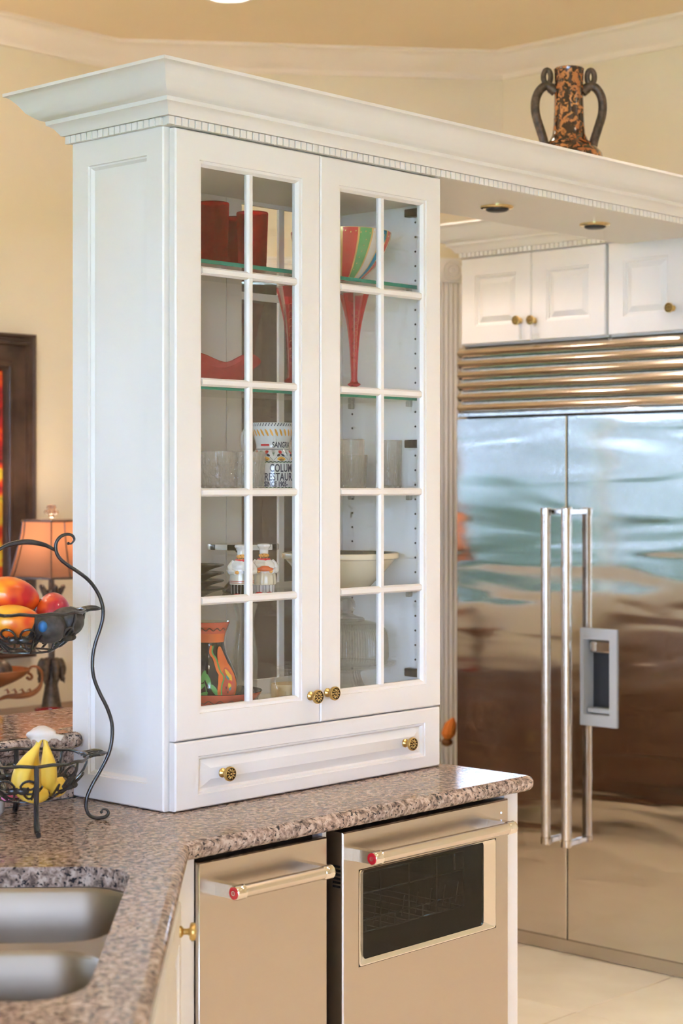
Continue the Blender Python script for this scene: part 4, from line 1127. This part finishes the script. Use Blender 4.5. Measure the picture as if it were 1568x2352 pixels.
ribbon(pm, rfv, [(al-.15,.085),(al-.02,.060),(al+.06,.035),(al+.28,.014)], .0016, eps=.0011, mi=2)
for (da, z) in ((.34,.022),(.42,.016),(.36,.010),(.45,.026)): blob(pm, rfv, al+da, z, .007, .007, 0, eps=.0014, mi=3)
ribbon(pm, rfv, [(2*pi*k/30, .187+.003*(1 if k % 2 else -1)) for k in range(31)], .0024, eps=.0008, mi=6)
obj('painted_motif', pm, ['glaze_orange','glaze_rust','paint_green','paint_yellow','paint_teal','paint_red','paint_brown'], vs_, world=False)

# --- clear hurricane vase, candle jar, cake dome
hv = smooth_prof([(.030,0),(.0315,.003),(.029,.02),(.0295,.06),(.0310,.090),(.0300,.115),(.0250,.150),(.0215,.180),(.0225,.205),(.0285,.228),(.0300,.236)], 4)
solo('hurricane_vase', MB().lathe(hv+[(max(r-.0025,.002), z+.001) for r, z in hv[::-1]], 48), 'clear_glass', 'clear waisted glass vase behind the orange dish', 'vase', (.462,.222,Z0+.0005), smooth=60)
jr = thing('candle_jar', 'glass jar candle with yellow wax at the right of the left door', 'candle', (.482,.090,Z0+.0005))
jp = smooth_prof([(.043,0),(.0465,.003),(.0475,.012),(.0475,.055),(.0440,.063),(.0400,.068),(.0400,.076)], 3)+smooth_prof([(.0415,.078),(.0455,.081),(.0455,.087),(.0420,.089)], 3)
obj('glass', MB().lathe(jp+[(.039,.088),(.0375,.07),(.0445,.058),(.0445,.008),(.001,.006)], 48), 'jar_glass', jr, world=False, smooth=50)
obj('wax', MB().lathe([(.0438,.0075),(.0440,.048),(.043,.050),(.001,.0495)], 40), 'candle_wax', jr, world=False)
rj = rfun(jp); lb = MB()
ribbon(lb, rj, [(CAMAZ+.2+.06*k, .026) for k in range(16)], .030, eps=.0006); obj('paper_label', lb, 'paper_label', jr, world=False, label='small cream paper label')
cd = thing('cake_dome', 'clear ribbed glass cake dome with knob on a footed glass plate', 'cake dome', (.747,.150,Z0+.0005))
obj('plate', MB().lathe(smooth_prof([(.050,0),(.053,.003),(.050,.012),(.041,.030),(.036,.046),(.040,.056),(.080,.064),(.115,.069),(.1235,.0735),(.1225,.0765),(.110,.0745),(.001,.071)], 3), 90, rf=lambda a, z, r: r*(1+(.02*sin(30*a) if z < .055 else 0))), 'clear_glass', cd, world=False, smooth=40)
dmp = smooth_prof([(.1050,.0775),(.1060,.080),(.1055,.110),(.1030,.145),(.0950,.165),(.0750,.178),(.0480,.184)], 4)
rib = lambda a, z, r: r*(1+(.022*abs(sin(48*a)) if .09 < z < .168 and r > .08 else 0))
obj('dome', MB().lathe(dmp+[(max(r-.0028,.002), z-.0018) for r, z in dmp[::-1]], 288, rf=rib, cap0=False, cap1=False, wrap=True), 'clear_glass', cd, world=False, smooth=25)
obj('knob', MB().lathe(smooth_prof([(.047,.182),(.045,.190),(.030,.194),(.020,.198),(.0165,.203),(.0210,.210),(.0235,.220),(.0215,.232),(.0140,.240),(.001,.242)], 4), 36), 'clear_glass', cd, world=False, smooth=60)

# ================================================================== TWO-TIER IRON FRUIT BASKET
BX, BY = -.281, .114; BROT = radians(-28.05)
bk_ = thing('fruit_basket', 'two-tier black wrought-iron fruit basket with scrolled frame on the counter', 'fruit basket', (BX, BY, ZC), BROT)
S_ = [(.0892,.5889),(.0947,.588),(.0994,.5925),(.1017,.598),(.0975,.6054),(.0873,.6083),(.0744,.6047),(.0652,.5947),(.0621,.5837),(.0638,.5703),(.0712,.5569),(.086,.5439),(.1021,.5335),(.1254,.5165),(.1421,.4987),(.1558,.4753),(.1627,.452),(.1627,.4297),(.1571,.4067),(.1482,.381),(.1421,.3544),(.1407,.3248),(.1449,.2978),(.1571,.2678),(.1721,.2375),(.1824,.2046),(.1824,.1703),(.1749,.1382),(.1571,.1043),(.1399,.0751),(.1287,.0489),(.1272,.0265),(.1347,.0105),(.1496,.0042),(.1674,.0055),(.1749,.0131),(.1712,.0207),(.1627,.0221),(.1599,.0167)]
for s in (1, -1):
    P = catmull([(s*x, 0, z) for x, z in S_], 3); k = len(P)
    rad = [.0013+.0027*min(1, i/(k*.16))*min(1, (k-1-i)/(k*.10)) for i in range(k)]
    mb = MB().tube(P, rad, 10).sphere((s*.0892,0,.5889), .0034, n=10, m=8).sphere((s*.1595,0,.0165), .0034, n=10, m=8)
    obj('scroll_upright', mb, 'black_iron', bk_, world=False, smooth=60)
ar = catmull([(-.0605,0,.5745),(-.0431,0,.5845),(-.022,0,.5905),(0,0,.5930),(.022,0,.5905),(.0431,0,.5845),(.0605,0,.5745)], 5)
obj('top_handle', MB().tube(ar, [.003+.0028*sin(pi*i/(len(ar)-1)) for i in range(len(ar))], 10), 'black_iron', bk_, world=False, smooth=60)
def ribs(R, zr, h, n=24):
    return lambda t, a: (R*(1-t)**.5*cos(a)*1.0, R*(1-t)**.5*sin(a), zr-h*t)
def wire_bowl(zr, R, h, att, nsc):
    # rim, leafy collar towards the frame, rib wires, scrolls between
    rim = [(R*cos(2*pi*i/48), R*sin(2*pi*i/48), zr+.0015*sin(i*1.7)) for i in range(48)]
    b = obj('basket_rim', MB().tube(rim, .0036, 8, closed=True), 'black_iron', bk_, world=False)
    fin = [(.055*cos(2*pi*i/32), .055*sin(2*pi*i/32), zr-h) for i in range(32)]
    pf = lambda t, a: ((R+(.055-R)*t**1.6)*cos(a), (R+(.055-R)*t**1.6)*sin(a), zr-h*(t**.75))
    w = MB().tube(fin, .0024, 6, closed=True)
    for i in range(8):
        a = 2*pi*(i+.5)/8 - pi/2 + pi/8*(1 if i else 1)
        w.tube([pf(t/8, a) for t in range(9)], .0028, 6)
    for q in range(5): w.tube([(-.05+.025*q, -sqrt(max(.055**2-(-.05+.025*q)**2, 0)), zr-h), (-.05+.025*q, sqrt(max(.055**2-(-.05+.025*q)**2, 0)), zr-h)], .0016, 6)
    obj('basket_ribs', w, 'black_iron', bk_, world=False)
    for i in range(nsc):
        a0 = 2*pi*(i+.5)/nsc; sgn = 1 if i % 2 else -1; m2 = MB()
        pts = []
        for q in range(22):
            th = q*.42; rr = .030*(1-q/26); pts.append((a0+sgn*(rr*cos(th)-.012)/R, .42+rr*sin(th)/h*.8))
        m2.tube([pf(min(max(t, .02), .98), a) for a, t in pts], .0026, 6)
        tail = [(a0+sgn*.14, .45),(a0+sgn*.05, .75),(a0-sgn*.10, .85),(a0-sgn*.20, .68),(a0-sgn*.26, .40)]
        m2.tube(catmull([pf(t, a) for a, t in tail], 3), .0025, 6)
        m2.sphere(pf(.55, a0-sgn*.22), .013, .005, .008, 8, 6)
        obj('basket_scroll', m2, 'black_iron', bk_, world=False)
    for s in (1, -1):
        c = MB()
        for dy in (-.022,-.008,.010,.024):
            c.tube(catmull([(s*(R-.012), dy*1.7, zr-.002), (s*(R+(att-R)*.45), dy*1.1, zr+.004), (s*att, 0, zr+.001)], 5), [.0030]*4+[.0040]*4+[.0018]*3, 6)
            c.sphere((s*(R+(att-R)*.35), dy*1.3, zr+.003), .016, .0055, .0035, 8, 6)
        obj('leaf_bracket', c, 'black_iron', bk_, world=False)
wire_bowl(.4475, .124, .083, .1625, 10)
wire_bowl(.1400, .130, .084, .1755, 10)
for s in (-1, 1):
    y = s*.130
    lg = MB().tube(catmull([(0,y*1.0,.140),(0,y*1.03,.10),(0,y*.98,.060),(0,y*1.0,.030),(0,y*1.10,.0085),(0,y*1.2,.0052)], 4), [.0055]*13+[.0065]*4+[.0052]*4, 10, flat=1.3)
    obj('leg', lg, 'black_iron', bk_, world=False)

def bloc(x, y, z): return tuple(Matrix.Translation((BX,BY,ZC)) @ Matrix.Rotation(BROT, 4, 'Z') @ Vector((x, y, z)))
def mango(x, y, z, l, w, rot, mat, lab, stem=None, tip=0):
    fn = lambda p: Vector((p.x, p.y*(1-.12*p.x/l) + .05*p.x*p.x/l, p.z*(1-.10*p.x/l)))
    R = Matrix.Rotation(BROT+rot, 3, 'Z') @ Matrix.Rotation(tip, 3, 'Y')
    t = thing('mango', lab, 'mango', bloc(x, y, z), 0, 'mangoes in the upper basket')
    obj('skin', MB().sphere((0,0,0), l, w*.92, w, 28, 18, fn=fn, rot=R), mat, t, world=False, smooth=80)
    e = R @ Vector((l*.98,0,0)); e2 = R @ Vector((l*1.10,.003,.003))
    obj('stem', MB().tube([tuple(e), tuple((e+e2)/2+Vector((0,0,.002))), tuple(e2)], [.003,.0024,.0032], 8), 'twig_brown', t, world=False)
mango(-.030, -.010, .480, .060, .0395, radians(10), 'mango_red', 'large orange-red mango lying on top of the other fruit', tip=radians(12))
mango(-.036, -.062, .4300, .056, .036, radians(-8), 'mango_yellow', 'yellow-orange mango against the front rim of the upper basket')
mango(.058, .006, .4440, .046, .040, radians(70), 'mango_crimson', 'crimson and orange mango with a short stem at the right of the upper basket', tip=radians(-40))
mango(-.045, .052, .4400, .048, .034, radians(30), 'mango_red', 'red mango at the back of the upper basket')
def avocado(x, y, z, l, w, rot, lab, sticker=False):
    fn = lambda p: Vector((p.x, p.y*(1-.22*p.x/l), p.z*(1-.22*p.x/l)))
    R = Matrix.Rotation(BROT+rot, 3, 'Z')
    t = thing('avocado', lab, 'avocado', bloc(x, y, z), 0, 'avocados in the upper basket')
    obj('skin', MB().sphere((0,0,0), l, w, w, 28, 18, fn=fn, rot=R), 'avocado_skin', t, world=False, smooth=80)
    obj('stem', MB().sphere(tuple(R @ Vector((l*.99,0,0))), .004, .004, .004, 8, 6), 'twig_brown', t, world=False)
    if sticker:
        c = Matrix.Rotation(BROT+radians(-105), 3, 'Z') @ Vector((w*.99,0,.006)); mm = MB().sphere(tuple(c), .010, .010, .012, 14, 10); obj('sticker', mm, 'blue_sticker', t, world=False, label='blue fruit sticker')
avocado(.074, -.036, .4270, .042, .030, radians(150), 'dark avocado at the right rim of the upper basket')
avocado(.026, -.068, .4160, .046, .031, radians(165), 'dark avocado with a blue sticker in the front of the upper basket', True)
# bananas with a wrapped crown
def banana(path, rad, lab):
    t = thing('banana', lab, 'banana', bloc(0, -.02, .062), BROT, 'bananas in the lower basket')
    P = catmull(path, 5); k = len(P)
    rr = []
    for i in range(k):
        u = i/(k-1)
        rr.append(.0052 + (rad-.0052)*min(1, max(0, (u-.16)/.26))*(1-max(0, (u-.80)/.2)**2*.72))
    obj('peel', MB().tube([(p[0], p[1]+.02, p[2]-.062) for p in P], rr, 7), 'banana_peel', t, world=False, smooth=60)
    p = P[-1]; obj('tip', MB().sphere((p[0], p[1]+.02, p[2]-.062), .0055, n=8, m=6), 'banana_tip', t, world=False)
banana([(.026,-.030,.190),(.018,-.034,.168),(-.004,-.044,.140),(-.020,-.052,.108),(-.018,-.056,.084),(.008,-.056,.070),(.036,-.052,.072)], .0190, 'yellow banana hanging at the left of the wrapped bunch')
banana([(.034,-.024,.190),(.037,-.026,.168),(.040,-.030,.140),(.042,-.030,.110),(.044,-.026,.086),(.060,-.020,.074),(.080,-.016,.078)], .0180, 'yellow banana in the middle of the wrapped bunch')
banana([(.030,-.016,.188),(.022,-.010,.166),(.014,-.002,.138),(.014,.002,.108),(.028,.004,.084),(.056,.004,.074),(.082,.004,.088)], .0180, 'yellow banana behind the other two of the bunch')
cr = MB(); rnd = random.Random(3); lo = []
for j in range(7):
    z = .182+.0045*j; r0 = (.016,.019,.0205,.0195,.016,.011,.003)[j]
    lo.append([(.029+ (r0*1.5+rnd.uniform(-.003,.003))*cos(2*pi*i/22)+(.018*max(0,cos(2*pi*i/22))**6 if j < 2 else 0), -.024+(r0+rnd.uniform(-.002,.002))*sin(2*pi*i/22), z-(.006 if j == 0 and i % 3 == 0 else 0)) for i in range(22)])
cr.loft(lo, True, False, True)
cw = solo('banana_wrap', cr, 'thin_plastic', 'white plastic film wrapped over the banana crown', 'wrap', (BX, BY, ZC), smooth=70, rotz=BROT)
for k, (x, y, c, lab) in enumerate(((-.044,-.040,'pink_wrapper','bright pink wrapped sweet in the lower basket, left of the bananas'), (-.012,-.078,'pink_wrapper','bright pink wrapped sweet in front of the bananas'))):
    w = MB().sphere((0,0,0), .018, .012, .007, 14, 8)
    for s in (-1, 1): w.lathe([(.003,0),(.009,.010),(.010,.012),(.001,.012)], 10); o_ = len(w.v)-40; w.v[o_:] = [(s*(.014+p[2]), p[0], p[1]*.6) for p in w.v[o_:]]
    solo('wrapped_sweet', w, c, lab, 'sweet', bloc(x*.8, y*.55+.0, .0655), 'wrapped sweets', smooth=60, rotz=.5+k)
# pale grey bag half outside the frame at the left
gb = MB(); lo = []
for j, (r, z) in enumerate(((.036,0),(.040,.004),(.041,.06),(.037,.085),(.030,.110),(.022,.124),(.016,.127))):
    lo.append([((r+.003*sin(5*q+j))*1.2*cos(q), (r+.003*cos(4*q+j))*.8*sin(q), z) for q in [2*pi*i/32 for i in range(32)]])
gb.loft(lo, True, True, True)
solo('paper_bag', gb, 'bag_grey', 'pale grey bag standing behind the basket at the left edge', 'bag', (-.276,.266,ZC+.0005), smooth=60)

# ================================================================== DINING SIDE
# sideboard below the picture
sbd = thing('sideboard', 'dark wooden sideboard against the dining wall below the picture', 'sideboard', (1.2,2.29,0))
obj('top', MB().box(.55,1.86,2.06,2.515,.775,.80,.004), 'walnut', sbd)
obj('body', MB().box(.58,1.83,2.09,2.51,.12,.775), 'walnut', sbd)
for x in (.60,1.77):
    for y in (2.10,2.46): obj('leg', MB().box(x,x+.04,y,y+.04,0,.12,.003), 'walnut', sbd)
FSB = frame((0,2.09,0), UX, UZ, -UY)
for k in range(3):
    dd_ = panel_door(sbd, 'door', FSB, (.60+k*.41,.60+k*.41+.39,.14,.76), .055, mat='walnut', w0=.0005, th=.018, fi=.02)
    rinst('knob', KNOB, dd_, (.60+k*.41+.35,2.0715,.47), R_S)
# lamp
LX, LY = 1.412, 2.20
lp_ = thing('table_lamp', 'table lamp with a glowing copper-brown panelled shade beside the picture', 'lamp', (LX, LY, .80), radians(20))
obj('base', MB().lathe(smooth_prof([(.075,0),(.078,.008),(.060,.016),(.040,.028),(.030,.07),(.022,.12),(.018,.15),(.016,.175)], 4), 24), 'bronze_dark', lp_, world=False)
bl = MB()
for k in range(6):
    a = 2*pi*k/6
    bl.tube(catmull([(.010*cos(a),.010*sin(a),.200),(.028*cos(a),.028*sin(a),.198),(.038*cos(a),.038*sin(a),.175),(.036*cos(a),.036*sin(a),.145),(.046*cos(a),.046*sin(a),.120)], 4), [.008]*4+[.014]*8+[.010]*3+[.003]*2, 8)
obj('tulip_leaves', bl, 'bronze_dark', lp_, world=False, smooth=60)
obj('pole', MB().lathe([(.012,.17),(.0115,.30),(.0105,.42),(.014,.425),(.014,.44),(.0105,.445),(.0105,.505)], 16), 'bronze_dark', lp_, world=False)
cu_ = MB().lathe(smooth_prof([(.012,.395),(.018,.405),(.026,.425),(.030,.445),(.026,.452),(.010,.45)], 3), 20)
for k in range(5):
    a = 2*pi*k/5+.3; cu_.tube(catmull([(.020*cos(a),.020*sin(a),.42),(.030*cos(a),.030*sin(a),.445),(.046*cos(a),.046*sin(a),.470)], 4), [.010]*3+[.011]*3+[.009]*2+[.003], 8)
obj('leaf_cup', cu_, 'bronze_dark', lp_, world=False, smooth=60)
def shade_loop(r, z):
    # square with cut corners
    o = []; c = .62
    for k in range(4):
        a = pi/2*k
        for (x, y) in ((1, -c), (1, c)): o.append((r*(x*cos(a)-y*sin(a)), r*(x*sin(a)+y*cos(a)), z))
    return o
shp = [(.128,.500),(.124,.505),(.116,.535),(.106,.575),(.097,.615),(.090,.655),(.087,.690),(.0875,.700)]
sh_ = obj('lamp_shade', MB().loft([shade_loop(r, z) for r, z in shp]+[shade_loop(r-.002, z) for r, z in shp[::-1]], True, wrap=True), 'shade_fabric', lp_, world=False, smooth=20)
pipe = MB()
for i in range(8): pipe.tube([Vector(shade_loop(r+.0012, z)[i]) for r, z in shp], .0022, 6)
for (r, z) in ((.129,.500),(.0885,.700)): pipe.tube(shade_loop(r, z), .0038, 6, closed=True)
obj('piping', pipe, 'frame_wood', sh_, world=False)
fi_ = MB().lathe(smooth_prof([(.004,.700),(.006,.708),(.012,.714),(.010,.722),(.016,.730),(.012,.74)], 3), 12)
for k in range(6):
    a = 2*pi*k/6; fi_.sphere((.018*cos(a),.018*sin(a),.730), .0085, n=10, m=8); fi_.sphere((.010*cos(a+.5),.010*sin(a+.5),.748), .0085, n=10, m=8)
obj('finial', fi_, 'finial_crystal', lp_, world=False)
obj('bulb', MB().sphere((0,0,.600), .026, .026, .034, 14, 10), 'lamp_emitter', lp_, world=False)
pl = bpy.data.lights.new('table_lamp_light', 'POINT'); pl.energy = 4.2; pl.color = (1,.76,.52); pl.shadow_soft_size = .03
po = bpy.data.objects.new('table_lamp_light', pl); COL.objects.link(po); po.parent = lp_; po.location = (0,0,.668)
# framed picture
FP = frame((0,2.52,0), UX, UZ, -UY)
px0, px1, pz0, pz1 = 1.0, 1.568, .985, 2.19
pic = thing('framed_picture', 'large picture in a wide dark wooden frame on the dining wall', 'picture', ((px0+px1)/2, 2.52, pz0))
fpr = [(0,.001),(0,.030),(.010,.034),(.016,.026),(.026,.026),(.030,.034),(.040,.034),(.046,.022),(.095,.016),(.105,.020),(.110,.030),(.124,.034),(.132,.026),(.138,.014),(.140,.006),(.140,.001)]
obj('frame', MB().rects(FP, [(px0+i,px1-i,pz0+i,pz1-i,w) for i, w in fpr], hole=True), 'frame_wood', pic, smooth=30)
bd_ = MB()
for k in range(int((pz1-pz0-.26)/.011)): bd_.sphere((px1-.1325,2.52-.033,pz0+.14+k*.011), .0042, .0042, .0048, 6, 4)
for k in range(int((px1-px0-.26)/.011)): bd_.sphere((px0+.14+k*.011,2.52-.033,pz1-.1325), .0048, .0042, .0042, 6, 4)
bo_ = obj('bead_moulding', bd_, 'frame_wood', pic); bo_['kind'] = 'stuff'
cv = MB(); fbox(cv, FP, px0+.135, px1-.135, pz0+.135, pz1-.135, .001, .008); obj('canvas', cv, 'picture_canvas', pic)
# footed copper bowl with scroll handles and an orb
cbx, cby = 1.155, 2.20
cp = thing('copper_bowl', 'copper-brown footed bowl with scrolled leaf handles on the sideboard', 'bowl', (cbx, cby, .80))
obj('bowl', MB().lathe(smooth_prof([(.020,.120),(.040,.128),(.080,.146),(.115,.166),(.128,.182),(.131,.186),(.126,.186),(.10,.166),(.06,.146),(.001,.136)], 4), 48), 'copper_wood', cp, world=False, smooth=60)
st_ = MB().lathe(smooth_prof([(.055,0),(.058,.006),(.040,.014),(.018,.03),(.012,.07),(.016,.10),(.024,.122)], 4), 28)
obj('foot', st_, 'bronze_dark', cp, world=False)
for s in (1, -1):
    an = radians(-45) if s == 1 else radians(135)
    g = lambda x, z: (x*cos(an), x*sin(an), z)
    hp_ = [g(.118,.160),g(.128,.152),g(.137,.158),g(.134,.168),g(.124,.176),g(.132,.194),g(.152,.196),g(.170,.178),g(.172,.150),g(.160,.120),g(.135,.102),g(.095,.094),g(.05,.092),g(.020,.080)]
    P = catmull(hp_, 4); hm_ = MB().tube(P, [.0045+.006*max(0, sin(pi*(i/(len(P)-1)-.62)/.38)) if i/(len(P)-1) > .62 else .0048 for i in range(len(P))], 8)
    for q in range(4): hm_.tube([g(.135-.026*q,.104),g(.128-.026*q,.118),g(.118-.026*q,.112)], [.006,.004,.001], 6)
    obj('scroll_handle', hm_, 'copper_wood', cp, world=False)
obx = MB().sphere((0,0,.042), .042, .042, .042, 24, 16, fn=lambda p: p*(1+.03*sin(40*p.x+60*p.z)))
solo('decorative_orb', obx, 'bronze_dark', 'dark ornamental ball lying in the copper bowl', 'ball', (cbx+.018, cby-.02, .80+.1385), smooth=70)
# red glass dish beside the lamp
rd = thing('red_dish', 'low red glass dish on the sideboard in front of the lamp', 'dish', (1.330,2.108,.8005))
obj('bowl', MB().lathe(smooth_prof([(.036,0),(.042,.003),(.047,.020),(.049,.036),(.0505,.040),(.047,.040),(.043,.014),(.001,.010)], 3), 36), 'cut_red_glass', rd, world=False)
obj('rim_beads', (lambda m: [m.sphere((.049*cos(2*pi*k/30), .049*sin(2*pi*k/30), .041), .0042, n=6, m=4) for k in range(30)] and m)(MB()), 'clear_glass', rd, world=False)
# orange dried flower in a floor vase by the dark door
of = thing('dried_flower', 'orange dried flower on a brown twig beside the refrigerator, in a floor vase', 'flower', (2.50,1.62,0))
obj('floor_vase', MB().lathe(smooth_prof([(.070,0),(.080,.01),(.105,.12),(.110,.22),(.080,.34),(.050,.42),(.056,.46),(.050,.46),(.042,.42),(.001,.35)], 4), 32), 'bronze_dark', of, world=False)
obj('twig', MB().tube(catmull([(2.50,1.62,.38),(2.51,1.61,.55),(2.54,1.57,.640),(2.60,1.50,.652),(2.66,1.43,.660)], 5), [.006]*10+[.0045]*11, 8), 'twig_brown', of)
fm = MB()
for k in range(9):
    a = 2*pi*k/9; d = Vector((.016*cos(a), .016*sin(a), 0))
    fm.tube([(2.675,1.412,.655), tuple(Vector((2.678,1.408,.685))+d*1.0), tuple(Vector((2.683,1.402,.720))+d*.9), tuple(Vector((2.69,1.395,.745))+d*.2)], [.006,.012,.009,.001], 8)
obj('petals', fm, 'flower_orange', of)
obj('calyx', MB().sphere((2.675,1.412,.652), .022, .022, .016, 12, 8), 'twig_brown', of)
# brown leather sofa under the dining window (seen mirrored in the refrigerator)
so = thing('leather_sofa', 'long brown leather sofa under the dining window', 'sofa', (-1.6,2.0,0))
obj('base', MB().box(-3.1,-.15,1.62,2.46,.08,.30,.02), 'leather_brown', so)
obj('backrest', MB().box(-3.1,-.15,2.20,2.46,.30,.92,.05), 'leather_brown', so)
for x in (-3.30,-.17): obj('armrest', MB().box(x,x+.22,1.62,2.46,.08,.66,.05), 'leather_brown', so)
for k in range(3): obj('seat_cushion', MB().box(-3.07+k*.975,-3.07+k*.975+.965,1.60,2.20,.302,.46,.04), 'leather_brown', so)
for x in (-3.2,-.1):
    for y in (1.66,2.38): obj('leg', MB().box(x-.03,x+.03,y,y+.05,0,.08,.004), 'walnut', so)

# dining chandelier, unseen past the left edge, added to warm ceiling and upper walls
ch = thing('added_chandelier', 'bronze five-arm chandelier with frosted glass globes, unseen, put in to warm the ceiling', 'added_chandelier', (.15,1.50,CEIL))
obj('canopy', MB().lathe([(.07,0),(.07,-.01),(.05,-.03),(.012,-.04)], 24), 'bronze_dark', ch, world=False)
obj('rod', MB().tube([(0,0,-.035),(0,0,-.80)], .008, 10), 'bronze_dark', ch, world=False)
obj('hub', MB().lathe(smooth_prof([(.004,-.98),(.018,-.96),(.03,-.92),(.02,-.87),(.028,-.83),(.012,-.79)], 3), 20), 'bronze_dark', ch, world=False)
for k in range(5):
    a = 2*pi*k/5+.3; g = lambda r, z: (r*cos(a), r*sin(a), z)
    obj('arm', MB().tube(catmull([g(.02,-.90),g(.12,-.97),g(.24,-.96),g(.29,-.90),g(.29,-.87)], 5), .008, 8), 'bronze_dark', ch, world=False)
    obj('globe', MB().lathe(smooth_prof([(.025,-.87),(.05,-.85),(.066,-.81),(.07,-.77),(.062,-.73),(.05,-.715)], 4), 24, g(.29,0), cap1=False), 'frosted_glass', ch, world=False)
    l = bpy.data.lights.new('chandelier_fill_lamp', 'POINT'); l.energy = CHANDELIER_FILL_POWER; l.color = (1,.74,.50); l.shadow_soft_size = .05
    lo_ = bpy.data.objects.new('chandelier_fill_lamp', l); COL.objects.link(lo_); lo_.parent = ch; lo_.location = g(.29,-.68)
